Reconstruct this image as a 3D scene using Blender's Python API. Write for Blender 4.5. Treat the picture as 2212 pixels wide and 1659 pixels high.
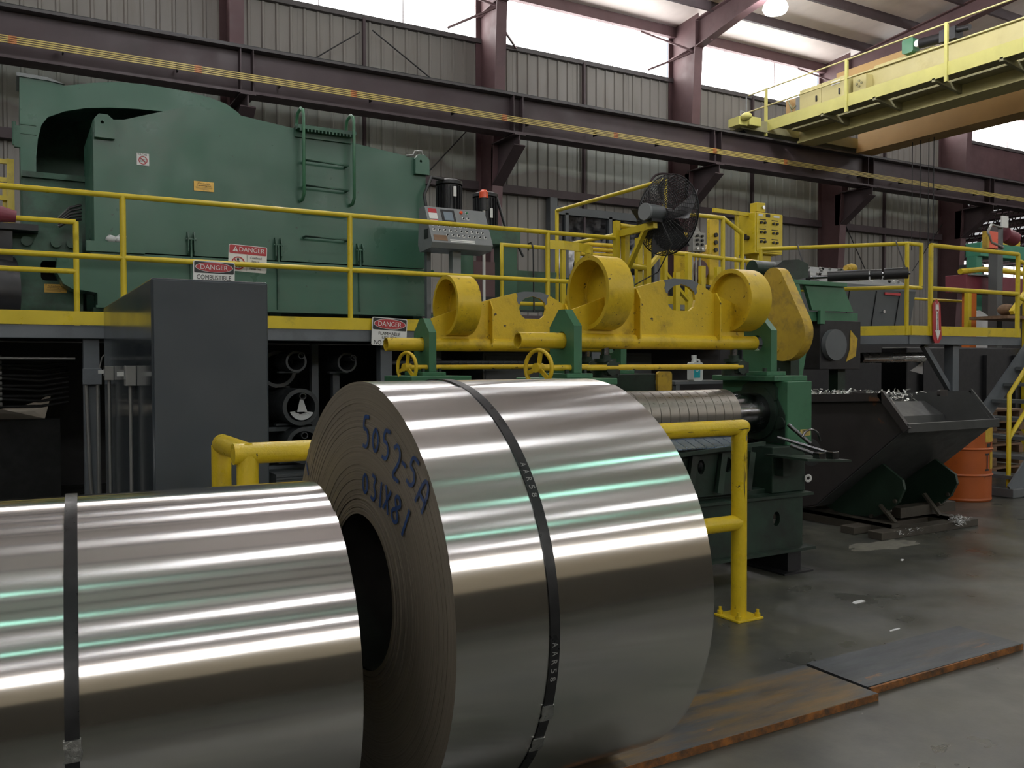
import bpy, bmesh, math, random
from math import sin, cos, pi, radians, atan2, hypot
from mathutils import Vector, Matrix
from mathutils.geometry import tessellate_polygon
random.seed(7)
S = bpy.context.scene
COL = S.collection
for _o in list(bpy.data.objects):
    bpy.data.objects.remove(_o)

# ------------------------------------------------------------------ camera
# world: X runs along the long wall, Y towards the wall, Z up; metres
_th = radians(60.2); _p = math.atan(46.2 / 1875.0); _rl = 0.0025
_vh = Vector((cos(_th), sin(_th), 0)); _r0 = Vector((sin(_th), -cos(_th), 0)); _z = Vector((0, 0, 1))
_F = cos(_p) * _vh - sin(_p) * _z
_u0 = cos(_p) * _z + sin(_p) * _vh
_R = _r0 * cos(_rl) - _u0 * sin(_rl)
_U = _u0 * cos(_rl) + _r0 * sin(_rl)
cam_data = bpy.data.cameras.new('camera')
cam_data.sensor_width = 36.0
cam_data.lens = 36.0 * 1875.0 / 2212.0
cam_data.clip_end = 300
cam = bpy.data.objects.new('camera', cam_data)
COL.objects.link(cam)
_m = Matrix((( _R.x, _U.x, -_F.x, 0.0), (_R.y, _U.y, -_F.y, 0.0), (_R.z, _U.z, -_F.z, 1.5), (0, 0, 0, 1)))
cam.matrix_world = _m
S.camera = cam

# ------------------------------------------------------------------ world and exposure
w = bpy.data.worlds.new('overcast'); S.world = w; w.use_nodes = True
w.node_tree.nodes['Background'].inputs[0].default_value = (0.80, 0.90, 1.0, 1)
w.node_tree.nodes['Background'].inputs[1].default_value = 1.0
S.view_settings.view_transform = 'Standard'
S.view_settings.look = 'None'
S.view_settings.gamma = 1.0
S.view_settings.use_curve_mapping = False
S.view_settings.exposure = -0.12
S.cycles.max_bounces = 7
S.cycles.diffuse_bounces = 4
S.cycles.glossy_bounces = 4
S.cycles.transmission_bounces = 4
S.cycles.sample_clamp_indirect = 4.0
WINDOW_EMIT = 8.0
LAMP_EMIT = 72.0
GREEN_EMIT = 32.0

# ------------------------------------------------------------------ mesh helpers
def nbm(): return bmesh.new()

def face(bm, vs, smooth=False):
    try:
        f = bm.faces.new(vs); f.smooth = smooth; return f
    except ValueError:
        return None

def box(bm, x0, x1, y0, y1, z0, z1):
    v = [bm.verts.new((x, y, z)) for z in (z0, z1) for y in (y0, y1) for x in (x0, x1)]
    for q in ((0, 2, 3, 1), (4, 5, 7, 6), (0, 1, 5, 4), (2, 6, 7, 3), (1, 3, 7, 5), (0, 4, 6, 2)):
        face(bm, [v[i] for i in q])
    return bm

def frame_of(d, up=(0, 0, 1)):
    d = Vector(d).normalized(); up = Vector(up)
    if abs(d.dot(up.normalized())) > 0.97:
        up = Vector((0, 1, 0)) if abs(d.y) < 0.9 else Vector((1, 0, 0))
    a = d.cross(up).normalized(); b = a.cross(d).normalized()
    return d, a, b

def bar(bm, p0, p1, wa, wb, up=(0, 0, 1)):
    p0 = Vector(p0); p1 = Vector(p1); d, a, b = frame_of(p1 - p0, up)
    v = []
    for p in (p0, p1):
        for s, t in ((-1, -1), (1, -1), (1, 1), (-1, 1)):
            v.append(bm.verts.new(p + a * (s * wa / 2) + b * (t * wb / 2)))
    for q in ((3, 2, 1, 0), (4, 5, 6, 7), (0, 1, 5, 4), (1, 2, 6, 5), (2, 3, 7, 6), (3, 0, 4, 7)):
        face(bm, [v[i] for i in q])
    return bm

def lathe(bm, prof, c, axis=(1, 0, 0), n=24, smooth=True, a0=0.0, a1=2 * pi, up=(0, 0, 1)):
    """prof: list of (t along axis, radius); corners get doubled vertices"""
    c = Vector(c); d, a, b = frame_of(axis, up)
    full = abs(a1 - a0 - 2 * pi) < 1e-6
    m = n if full else n + 1
    for i in range(len(prof) - 1):
        rows = []
        for (t, r) in (prof[i], prof[i + 1]):
            if r < 1e-6:
                rows.append([bm.verts.new(c + d * t)])
            else:
                rows.append([bm.verts.new(c + d * t + (a * cos(a0 + (a1 - a0) * k / n) + b * sin(a0 + (a1 - a0) * k / n)) * r) for k in range(m)])
        r0, r1 = rows
        for k in range(n):
            k2 = (k + 1) % m if full else k + 1
            if len(r0) == 1 and len(r1) == 1: continue
            if len(r0) == 1: face(bm, [r0[0], r1[k], r1[k2]], False)
            elif len(r1) == 1: face(bm, [r0[k], r1[0], r0[k2]], False)
            else: face(bm, [r0[k], r1[k], r1[k2], r0[k2]], smooth)
    return bm

def cyl(bm, p0, p1, r0, r1=None, n=16, caps=True):
    p0 = Vector(p0); p1 = Vector(p1); r1 = r0 if r1 is None else r1; L = (p1 - p0).length
    pr = [(0, r0), (L, r1)]
    if caps: pr = [(0, 0)] + pr + [(L, 0)]
    return lathe(bm, pr, p0, p1 - p0, n)

def tube(bm, p0, p1, ro, ri, n=24):
    p0 = Vector(p0); p1 = Vector(p1); L = (p1 - p0).length
    return lathe(bm, [(0, ri), (0, ro), (L, ro), (L, ri), (0, ri)], p0, p1 - p0, n)

def ball(bm, c, r, n=12, sx=1, sy=1, sz=1):
    mm = Matrix.Translation(Vector(c)) @ Matrix.Diagonal((sx * r, sy * r, sz * r, 1))
    res = bmesh.ops.create_uvsphere(bm, u_segments=n, v_segments=max(6, n // 2), radius=1.0, matrix=mm)
    for v in res['verts']:
        for f in v.link_faces: f.smooth = True
    return bm

def pipe(bm, pts, r, n=8, caps=True, flat=None):
    """swept round pipe along a polyline with mitred corners"""
    P = [Vector(p) for p in pts]; rings = []
    d0, a, b = frame_of(P[1] - P[0])
    for i, p in enumerate(P):
        if i == 0: t = (P[1] - P[0]).normalized(); k = 1.0; 
        elif i == len(P) - 1: t = (P[-1] - P[-2]).normalized(); k = 1.0
        else:
            t1 = (P[i] - P[i - 1]).normalized(); t2 = (P[i + 1] - P[i]).normalized()
            t = (t1 + t2)
            t = t.normalized() if t.length > 1e-6 else t1
            k = 1.0 / max(0.4, t.dot(t1))
        a = (a - t * a.dot(t))
        if a.length < 1e-4: _, a, _b = frame_of(t)
        a.normalize(); b = t.cross(a).normalized()
        mit = None
        if k > 1.001:
            t1 = (P[i] - P[i - 1]).normalized(); t2 = (P[i + 1] - P[i]).normalized()
            mit = (t2 - t1).normalized()
        ring = []
        for j in range(n):
            o = (a * cos(2 * pi * j / n) + b * sin(2 * pi * j / n)) * r
            if mit is not None: o = o + mit * o.dot(mit) * (k - 1)
            ring.append(bm.verts.new(p + o))
        rings.append(ring)
    for i in range(len(rings) - 1):
        for j in range(n):
            j2 = (j + 1) % n
            face(bm, [rings[i][j], rings[i + 1][j], rings[i + 1][j2], rings[i][j2]], True)
    if caps:
        for ring, fl in ((rings[0], False), (rings[-1], True)):
            vs = [bm.verts.new(v.co) for v in ring]
            face(bm, vs if fl else vs[::-1])
    return bm

def arc(c, r, a0, a1, n, plane='xz', off=0.0):
    o = []
    for k in range(n + 1):
        t = radians(a0 + (a1 - a0) * k / n); u, v = r * cos(t), r * sin(t)
        if plane == 'xz': o.append((c[0] + u, c[1] + off, c[2] + v))
        elif plane == 'yz': o.append((c[0] + off, c[1] + u, c[2] + v))
        else: o.append((c[0] + u, c[1] + v, c[2] + off))
    return o

def to3(axis, p, t):
    if axis == 'x': return (t, p[0], p[1])
    if axis == 'y': return (p[0], t, p[1])
    return (p[0], p[1], t)

def prism(bm, poly, axis, a, b, holes=(), smooth=False):
    """extrude a 2-D outline (with holes) along an axis"""
    if not holes:
        f0 = [bm.verts.new(to3(axis, p, a)) for p in poly]; f1 = [bm.verts.new(to3(axis, p, b)) for p in poly]
        face(bm, f0[::-1]); face(bm, f1)
    else:
        flat = [p for lp in [poly] + list(holes) for p in lp]
        tris = tessellate_polygon([[Vector((p[0], p[1], 0)) for p in lp] for lp in [poly] + list(holes)])
        for t in (a, b):
            vs = [bm.verts.new(to3(axis, p, t)) for p in flat]
            for q in tris: face(bm, [vs[k] for k in q])
    for lp in [poly] + list(holes):
        s0 = [bm.verts.new(to3(axis, p, a)) for p in lp]; s1 = [bm.verts.new(to3(axis, p, b)) for p in lp]
        for i in range(len(lp)):
            j = (i + 1) % len(lp)
            face(bm, [s0[i], s0[j], s1[j], s1[i]], smooth)
    return bm

def rrect(x0, x1, z0, z1, r, n=4):
    o = []
    for cx, cz, a in ((x1 - r, z1 - r, 0), (x0 + r, z1 - r, 90), (x0 + r, z0 + r, 180), (x1 - r, z0 + r, 270)):
        for k in range(n + 1):
            t = radians(a + 90 * k / n); o.append((cx + r * cos(t), cz + r * sin(t)))
    return o

def ell(cx, cz, rx, rz, n=24):
    return [(cx + rx * cos(2 * pi * k / n), cz + rz * sin(2 * pi * k / n)) for k in range(n)]

# ------------------------------------------------------------------ object helpers
def root_of(o):
    while o.parent: o = o.parent
    return o

def finish(bm, m, name):
    bmesh.ops.recalc_face_normals(bm, faces=bm.faces[:])
    me = bpy.data.meshes.new(name); bm.to_mesh(me); bm.free()
    if m is not None: me.materials.append(m)
    return me

def part(parent, name, bm, m, label=None, bevel=0.0, local=False, stuff=False):
    """a child mesh; the bmesh is in world coordinates unless local"""
    if not local:
        loc = Vector(root_of(parent).location)
        for v in bm.verts: v.co -= loc
    o = bpy.data.objects.new(name, finish(bm, m, name)); COL.objects.link(o); o.parent = parent
    if label: o['label'] = label
    if stuff: o['kind'] = 'stuff'
    if bevel:
        md = o.modifiers.new('edge', 'BEVEL'); md.width = bevel; md.segments = 2; md.limit_method = 'ANGLE'; md.angle_limit = radians(50)
    return o

def thing(name, label, cat, loc=(0, 0, 0), rotz=0.0, group=None):
    o = bpy.data.objects.new(name, None); o.empty_display_size = 0.1; COL.objects.link(o)
    o.location = loc; o.rotation_euler = (0, 0, rotz); o['label'] = label; o['category'] = cat
    if group: o['group'] = group
    return o

def solo(name, bm, m, label, cat, group=None, loc=(0, 0, 0), bevel=0.0, kind=None):
    """a thing that is one mesh"""
    L = Vector(loc)
    for v in bm.verts: v.co -= L
    o = bpy.data.objects.new(name, finish(bm, m, name)); COL.objects.link(o); o.location = loc
    if label: o['label'] = label
    if cat: o['category'] = cat
    if group: o['group'] = group
    if kind: o['kind'] = kind
    if bevel:
        md = o.modifiers.new('edge', 'BEVEL'); md.width = bevel; md.segments = 2; md.limit_method = 'ANGLE'; md.angle_limit = radians(50)
    return o

def struct(name, bm=None, m=None, label=None, parent=None, loc=(0, 0, 0), bevel=0.0):
    if bm is None:
        o = bpy.data.objects.new(name, None); COL.objects.link(o); o.location = loc
    else:
        L = Vector(loc)
        for v in bm.verts: v.co -= L
        o = bpy.data.objects.new(name, finish(bm, m, name)); COL.objects.link(o); o.location = loc
    o['kind'] = 'structure'
    if label: o['label'] = label
    return o

def dup(root, loc=None, rotz=None, label=None, group=None):
    r = root.copy(); COL.objects.link(r)
    if loc is not None: r.location = loc
    if rotz is not None: r.rotation_euler = (0, 0, rotz)
    if label: r['label'] = label
    if group: r['group'] = group
    for ch in list(root.children):
        c = ch.copy(); COL.objects.link(c); c.parent = r
        for g in list(ch.children):
            d = g.copy(); COL.objects.link(d); d.parent = c
    return r

def letters(txt, wd, ht, org, xd, yd, depth=0.0015, bold=0.0):
    """flat lettering as a bmesh, fitted in a wd x ht box centred at org, reading along xd"""
    cu = bpy.data.curves.new('lettering', 'FONT'); cu.body = txt; cu.align_x = 'CENTER'; cu.align_y = 'CENTER'
    cu.size = 1.0; cu.offset = bold; cu.resolution_u = 3; cu.extrude = 0.02
    to = bpy.data.objects.new('lettering', cu); COL.objects.link(to)
    dg = bpy.context.evaluated_depsgraph_get()
    me = bpy.data.meshes.new_from_object(to.evaluated_get(dg))
    bpy.data.objects.remove(to); bpy.data.curves.remove(cu)
    bm = nbm(); bm.from_mesh(me); bpy.data.meshes.remove(me)
    xs = [v.co.x for v in bm.verts]; ys = [v.co.y for v in bm.verts]
    if not xs: return bm
    cx, cy = (min(xs) + max(xs)) / 2, (min(ys) + max(ys)) / 2
    sx = wd / max(1e-6, max(xs) - min(xs)); sy = ht / max(1e-6, max(ys) - min(ys))
    xd = Vector(xd).normalized(); yd = Vector(yd).normalized(); zd = xd.cross(yd)
    org = Vector(org)
    for v in bm.verts:
        v.co = org + xd * ((v.co.x - cx) * sx) + yd * ((v.co.y - cy) * sy) + zd * (depth * (1 if v.co.z > 0 else -0.2))
    return bm

# ------------------------------------------------------------------ materials
def _n(nt, t, **kw):
    n = nt.nodes.new(t)
    for k, v in kw.items(): setattr(n, k, v)
    return n

def rgba(c): return (c[0], c[1], c[2], 1)

def mat(name, col, rough=0.5, metal=0.0, var=0.12, scale=3.0, dirt=None, dirt_amt=0.45, dirt_scale=2.0, chip=None, chip_amt=0.63,
        chip_scale=14.0, bump=0.0, bump_scale=40.0, stretch=(1, 1, 1), spec=0.5, rough_var=0.1, coat=0.0, world=False):
    m = bpy.data.materials.new(name); m.use_nodes = True; nt = m.node_tree; b = nt.nodes['Principled BSDF']
    L = nt.links.new
    tc = _n(nt, 'ShaderNodeTexCoord'); mp = _n(nt, 'ShaderNodeMapping'); mp.inputs['Scale'].default_value = stretch
    if world:
        ge = _n(nt, 'ShaderNodeNewGeometry'); L(ge.outputs['Position'], mp.inputs['Vector'])
    else:
        L(tc.outputs['Object'], mp.inputs['Vector'])
    def noise(s, det=5.0, ro=0.6):
        n = _n(nt, 'ShaderNodeTexNoise'); n.inputs['Scale'].default_value = s; n.inputs['Detail'].default_value = det
        n.inputs['Roughness'].default_value = ro; L(mp.outputs['Vector'], n.inputs['Vector']); return n
    def mix(f, a, c, typ='MIX'):
        x = _n(nt, 'ShaderNodeMix', data_type='RGBA', blend_type=typ)
        if hasattr(f, 'is_output'): L(f, x.inputs[0])
        else: x.inputs[0].default_value = f
        for s, i in ((a, 6), (c, 7)):
            if hasattr(s, 'is_output'): L(s, x.inputs[i])
            else: x.inputs[i].default_value = rgba(s)
        return x.outputs[2]
    def ramp(fac, p0, p1):
        r = _n(nt, 'ShaderNodeMapRange'); r.inputs['From Min'].default_value = p0; r.inputs['From Max'].default_value = p1
        L(fac, r.inputs['Value']); return r.outputs['Result']
    n1 = noise(scale)
    c = mix(ramp(n1.outputs['Fac'], 0.3, 0.7), [x * (1 - var) for x in col], [min(1, x * (1 + var)) for x in col])
    if dirt is not None:
        n2 = noise(dirt_scale, 8.0, 0.7); c = mix(ramp(n2.outputs['Fac'], 1 - dirt_amt, 1 - dirt_amt + 0.25), c, dirt)
    if chip is not None:
        n3 = noise(chip_scale, 6.0, 0.65); cf = ramp(n3.outputs['Fac'], chip_amt, chip_amt + 0.02); c = mix(cf, c, chip)
    L(c, b.inputs['Base Color'])
    n4 = noise(scale * 2.3, 4)
    rr = _n(nt, 'ShaderNodeMapRange'); rr.inputs['To Min'].default_value = max(0.02, rough - rough_var); rr.inputs['To Max'].default_value = min(1, rough + rough_var)
    rr.inputs['From Min'].default_value = 0.3; rr.inputs['From Max'].default_value = 0.7
    L(n4.outputs['Fac'], rr.inputs['Value']); L(rr.outputs['Result'], b.inputs['Roughness'])
    b.inputs['Metallic'].default_value = metal
    b.inputs['Specular IOR Level'].default_value = spec
    b.inputs['Coat Weight'].default_value = coat
    if bump:
        n5 = noise(bump_scale, 4); bp = _n(nt, 'ShaderNodeBump'); bp.inputs['Strength'].default_value = bump; bp.inputs['Distance'].default_value = 0.01
        L(n5.outputs['Fac'], bp.inputs['Height']); L(bp.outputs['Normal'], b.inputs['Normal'])
    return m

def emit(name, col, strength):
    m = bpy.data.materials.new(name); m.use_nodes = True; nt = m.node_tree; b = nt.nodes['Principled BSDF']
    b.inputs['Base Color'].default_value = rgba([min(0.8, x) for x in col]); b.inputs['Emission Color'].default_value = rgba(col)
    b.inputs['Emission Strength'].default_value = strength; b.inputs['Roughness'].default_value = 0.4
    return m

M = {}
M['yellow'] = mat('yellow_paint', (0.66, 0.475, 0.016), 0.34, var=0.10, scale=5, dirt=(0.30, 0.21, 0.02), dirt_amt=0.38, dirt_scale=4, chip=(0.05, 0.045, 0.03), chip_amt=0.675, chip_scale=22, bump=0.25, bump_scale=60)
M['rail'] = mat('handrail_yellow', (0.63, 0.48, 0.020), 0.36, var=0.10, scale=4, dirt=(0.26, 0.20, 0.03), dirt_amt=0.42, dirt_scale=5, chip=(0.08, 0.075, 0.06), chip_amt=0.74, chip_scale=18)
M['ochre'] = mat('worn_ochre_yellow', (0.66, 0.455, 0.020), 0.40, var=0.12, scale=4, dirt=(0.26, 0.165, 0.018), dirt_amt=0.46, dirt_scale=5, chip=(0.045, 0.035, 0.02), chip_amt=0.645, chip_scale=22, bump=0.2, bump_scale=50)
M['guard'] = mat('guard_yellow', (0.52, 0.34, 0.03), 0.5, var=0.15, scale=5, dirt=(0.20, 0.14, 0.04), dirt_amt=0.52, dirt_scale=7, chip=(0.05, 0.04, 0.025), chip_amt=0.67, chip_scale=20)
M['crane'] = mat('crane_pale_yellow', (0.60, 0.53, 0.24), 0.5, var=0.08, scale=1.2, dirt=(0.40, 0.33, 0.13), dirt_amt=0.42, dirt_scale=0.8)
M['crane_bright'] = mat('crane_lemon_edge', (0.60, 0.56, 0.17), 0.5, var=0.08, scale=2)
M['crane_dark'] = mat('crane_grating_and_shade', (0.30, 0.28, 0.16), 0.7, var=0.15, scale=3)
M['crane_tan'] = mat('crane_tan', (0.52, 0.33, 0.13), 0.55, var=0.08, scale=1.0)
M['green'] = mat('machine_green', (0.043, 0.122, 0.080), 0.34, var=0.12, scale=0.9, dirt=(0.070, 0.115, 0.080), dirt_amt=0.46, dirt_scale=0.7, chip=(0.035, 0.06, 0.045), chip_amt=0.70, chip_scale=9)
M['green_dirty'] = mat('dirty_machine_green', (0.045, 0.115, 0.075), 0.5, var=0.15, scale=1.5, dirt=(0.022, 0.030, 0.026), dirt_amt=0.55, dirt_scale=2.2)
M['green2'] = mat('press_green', (0.050, 0.16, 0.085), 0.42, var=0.15, scale=3, dirt=(0.03, 0.055, 0.035), dirt_amt=0.45, dirt_scale=4, chip=(0.02, 0.03, 0.02), chip_amt=0.70, chip_scale=15)
M['green2d'] = mat('oily_press_green', (0.017, 0.040, 0.026), 0.45, var=0.2, scale=4, dirt=(0.010, 0.013, 0.011), dirt_amt=0.58, dirt_scale=3)
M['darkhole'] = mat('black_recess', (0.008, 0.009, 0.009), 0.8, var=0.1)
M['maroon'] = mat('maroon_primer', (0.120, 0.066, 0.071), 0.6, var=0.12, scale=1.5, dirt=(0.06, 0.035, 0.04), dirt_amt=0.45, dirt_scale=0.8)
M['runway'] = mat('runway_maroon', (0.070, 0.049, 0.054), 0.6, var=0.12, scale=1.2, dirt=(0.05, 0.04, 0.04), dirt_amt=0.45, dirt_scale=0.7)
M['flange'] = mat('dusty_flange_grey', (0.085, 0.078, 0.080), 0.6, var=0.12, scale=2)
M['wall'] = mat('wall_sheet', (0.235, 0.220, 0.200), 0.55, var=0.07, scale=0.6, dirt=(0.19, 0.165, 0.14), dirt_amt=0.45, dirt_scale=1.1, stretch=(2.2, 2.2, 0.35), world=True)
M['insul'] = mat('roof_insulation_film', (0.88, 0.79, 0.745), 0.5, var=0.08, scale=1.5, bump=0.6, bump_scale=3.0, stretch=(1, 0.5, 1), world=True)
M['concrete_wall'] = mat('far_wall_sheet', (0.16, 0.145, 0.135), 0.7, var=0.1, scale=0.5, world=True)
M['steel'] = mat('platform_grey', (0.125, 0.140, 0.155), 0.5, var=0.12, scale=2.5, dirt=(0.075, 0.08, 0.085), dirt_amt=0.45, dirt_scale=2)
M['cabinet'] = mat('cabinet_slate', (0.040, 0.050, 0.058), 0.16, var=0.06, scale=1.0, spec=0.6, rough_var=0.04)
M['greybox'] = mat('panel_grey', (0.21, 0.22, 0.225), 0.4, var=0.07, scale=3)
M['greydark'] = mat('console_dark_grey', (0.105, 0.115, 0.12), 0.45, var=0.08, scale=2)
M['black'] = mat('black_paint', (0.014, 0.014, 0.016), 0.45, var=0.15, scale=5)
M['rubber'] = mat('black_rubber', (0.018, 0.018, 0.019), 0.42, var=0.1)
M['steelroll'] = mat('grey_steel_tube', (0.090, 0.098, 0.105), 0.45, metal=0.3, var=0.12, scale=6)
M['bright'] = mat('bright_steel', (0.62, 0.63, 0.64), 0.25, metal=1.0, var=0.05)
M['spacer'] = mat('ground_spacer_steel', (0.30, 0.275, 0.245), 0.36, metal=0.85, var=0.10, scale=8, stretch=(1, 3, 3))
M['shaft'] = mat('oiled_shaft_steel', (0.20, 0.20, 0.21), 0.22, metal=1.0, var=0.15, scale=6)
M['strip'] = mat('bluish_strip_metal', (0.45, 0.60, 0.80), 0.28, metal=1.0, var=0.06, scale=2)
M['galv'] = mat('galvanised_conduit', (0.30, 0.30, 0.29), 0.4, metal=0.6, var=0.1)
M['white'] = mat('sign_white', (0.74, 0.74, 0.72), 0.4, var=0.05, dirt=(0.5, 0.48, 0.44), dirt_amt=0.33, dirt_scale=8)
M['red'] = mat('sign_red', (0.42, 0.030, 0.038), 0.4, var=0.06)
M['ink'] = mat('sign_black', (0.015, 0.015, 0.017), 0.5, var=0.05)
M['redbright'] = mat('beacon_red', (0.75, 0.09, 0.03), 0.3, var=0.05)
M['brass'] = mat('brass_label', (0.60, 0.36, 0.06), 0.35, metal=0.2, var=0.08, scale=4)
M['unseen_screen'] = mat('olive_unseen_screen', (0.042, 0.037, 0.024), 0.7, var=0.2, scale=0.6)
M['dull'] = mat('dull_aluminium', (0.55, 0.50, 0.42), 0.38, metal=0.35, var=0.1)
M['dust'] = mat('powder_dust', (0.125, 0.12, 0.095), 0.9, var=0.25, scale=9, dirt=(0.06, 0.06, 0.05), dirt_amt=0.5, dirt_scale=7)
M['greydark_cab'] = mat('cabinet_front_slate', (0.034, 0.044, 0.052), 0.5, var=0.08, scale=1.5)
M['bore'] = mat('dark_bore', (0.06, 0.055, 0.05), 0.45, metal=0.5, var=0.2, scale=6)
M['hopper'] = mat('hopper_dark_steel', (0.030, 0.026, 0.025), 0.5, var=0.15, scale=2.5, dirt=(0.042, 0.031, 0.026), dirt_amt=0.45, dirt_scale=2.0, chip=(0.10, 0.042, 0.018), chip_amt=0.62, chip_scale=2.2)
M['hopper_in'] = mat('hopper_inside', (0.050, 0.052, 0.051), 0.45, var=0.2, scale=3)
M['hopper_green'] = mat('hopper_rocker_green', (0.013, 0.032, 0.019), 0.5, var=0.15, scale=3)
M['skid'] = mat('rusty_skid', (0.050, 0.042, 0.031), 0.65, var=0.2, scale=5, dirt=(0.04, 0.03, 0.02), dirt_amt=0.45)
M['orange'] = mat('drum_orange', (0.37, 0.080, 0.010), 0.45, var=0.10, scale=4, dirt=(0.20, 0.050, 0.02), dirt_amt=0.45, dirt_scale=3, chip=(0.12, 0.04, 0.02), chip_amt=0.69, chip_scale=14)
M['orange_post'] = mat('post_orange', (0.62, 0.16, 0.03), 0.45, var=0.08)
M['crimson'] = mat('crimson_beam', (0.17, 0.028, 0.045), 0.5, var=0.1)
M['teal'] = mat('teal_gantry', (0.045, 0.24, 0.15), 0.45, var=0.1)
M['wood'] = mat('pallet_wood', (0.17, 0.10, 0.055), 0.75, var=0.25, scale=4, stretch=(0.6, 4, 4))
M['scrap'] = mat('aluminium_shavings', (0.66, 0.66, 0.64), 0.3, metal=0.9, var=0.1)
M['paper'] = mat('white_paper', (0.66, 0.66, 0.66), 0.7, var=0.05)
M['strap'] = mat('black_strap', (0.020, 0.020, 0.021), 0.35, metal=0.3, var=0.25, scale=12)
M['clip'] = mat('strap_seal_metal', (0.45, 0.45, 0.43), 0.35, metal=0.9, var=0.25, scale=30, bump=0.4, bump_scale=60)
M['marker'] = mat('blue_marker', (0.012, 0.045, 0.150), 0.5, var=0.35, scale=18)
M['print'] = mat('grey_print', (0.24, 0.24, 0.23), 0.5, var=0.1)
M['glass'] = mat('dark_pane', (0.010, 0.011, 0.013), 0.08, var=0.02, spec=0.6)
M['screen'] = mat('dim_screen', (0.20, 0.24, 0.28), 0.15, var=0.05)
M['teal_label'] = mat('teal_label', (0.02, 0.33, 0.38), 0.4, var=0.05)
M['plastic'] = mat('white_plastic', (0.62, 0.64, 0.62), 0.35, var=0.04)
M['lampgreen'] = mat('motor_green', (0.04, 0.20, 0.09), 0.45, var=0.1)
M['cond'] = mat('conductor_bar_yellow', (0.56, 0.44, 0.13), 0.5, var=0.12, scale=1.0)
M['cond_red'] = mat('conductor_joint_orange', (0.52, 0.20, 0.06), 0.5)
M['window'] = emit('daylit_fibreglass', (1.0, 0.985, 0.96), WINDOW_EMIT)
M['lamp'] = emit('lamp_glow', (0.98, 0.985, 1.0), LAMP_EMIT)
M['lampg'] = emit('mercury_lamp_glow', (0.45, 1.0, 0.80), GREEN_EMIT)
M['light'] = emit('far_daylight', (0.95, 0.98, 1.0), 3.0)
M['skylight'] = emit('roof_light_sheet', (0.95, 0.98, 1.0), 0.55)

def m_floor():
    m = mat('concrete_floor', (0.072, 0.072, 0.057), 0.36, var=0.25, scale=0.8, dirt=(0.034, 0.036, 0.034), dirt_amt=0.58, dirt_scale=1.1, chip=(0.30, 0.29, 0.26), chip_amt=0.74, chip_scale=12.0, bump=0.05, bump_scale=30, stretch=(1, 1, 1), rough_var=0.14, world=True)
    return m
M['floor'] = m_floor()
def lit_clean_band(m, band_col, z0, z1, soft=0.10):
    """paler ragged-edged band: partly cleaner sheet, partly light painted into the colour"""
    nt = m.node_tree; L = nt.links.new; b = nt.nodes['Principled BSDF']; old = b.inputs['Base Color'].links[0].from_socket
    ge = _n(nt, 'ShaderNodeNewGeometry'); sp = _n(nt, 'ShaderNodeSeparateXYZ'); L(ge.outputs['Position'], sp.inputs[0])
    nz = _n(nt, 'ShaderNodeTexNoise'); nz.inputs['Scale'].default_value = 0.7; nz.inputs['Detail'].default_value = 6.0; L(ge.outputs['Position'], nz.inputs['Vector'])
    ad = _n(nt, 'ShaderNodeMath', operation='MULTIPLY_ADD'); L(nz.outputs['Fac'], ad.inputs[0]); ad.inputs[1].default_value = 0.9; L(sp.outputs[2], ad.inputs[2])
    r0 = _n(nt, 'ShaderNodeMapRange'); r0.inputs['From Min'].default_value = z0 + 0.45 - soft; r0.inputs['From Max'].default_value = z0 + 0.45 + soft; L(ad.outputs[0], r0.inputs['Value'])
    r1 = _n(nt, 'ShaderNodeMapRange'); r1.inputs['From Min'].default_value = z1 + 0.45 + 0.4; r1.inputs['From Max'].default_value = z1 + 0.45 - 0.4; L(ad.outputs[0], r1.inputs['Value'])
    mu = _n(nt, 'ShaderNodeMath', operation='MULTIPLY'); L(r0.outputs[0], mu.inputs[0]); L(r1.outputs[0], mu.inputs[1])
    mx = _n(nt, 'ShaderNodeMix', data_type='RGBA'); L(mu.outputs[0], mx.inputs[0]); L(old, mx.inputs[6]); mx.inputs[7].default_value = rgba(band_col); L(mx.outputs[2], b.inputs['Base Color'])
lit_clean_band(M['wall'], (0.46, 0.50, 0.45), 6.38, 7.9)  # paler band below the runway, painted-in light and cleaner sheet in one colour
M['wall_tan'] = mat('tan_wall_sheet', (0.44, 0.37, 0.26), 0.6, var=0.08, scale=0.5, world=True)

def m_plate(name, RUST):
    m = mat(name, (0.042, 0.050, 0.058), 0.42, metal=0.2, var=0.35, scale=3.0, dirt=(0.17, 0.100, 0.022), dirt_amt=RUST, dirt_scale=2.6, chip=(0.20, 0.10, 0.035), chip_amt=0.66, chip_scale=4.0, stretch=(0.45, 2.6, 1), bump=0.1, world=True)
    return m
M['plate'] = m_plate('rusted_plate', 0.585); M['plate_grey'] = m_plate('mill_scale_plate', 0.44)
M['plate_edge'] = mat('rusty_plate_edge', (0.26, 0.098, 0.020), 0.7, var=0.4, scale=14, dirt=(0.035, 0.025, 0.016), dirt_amt=0.60, dirt_scale=16, world=True)

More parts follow.
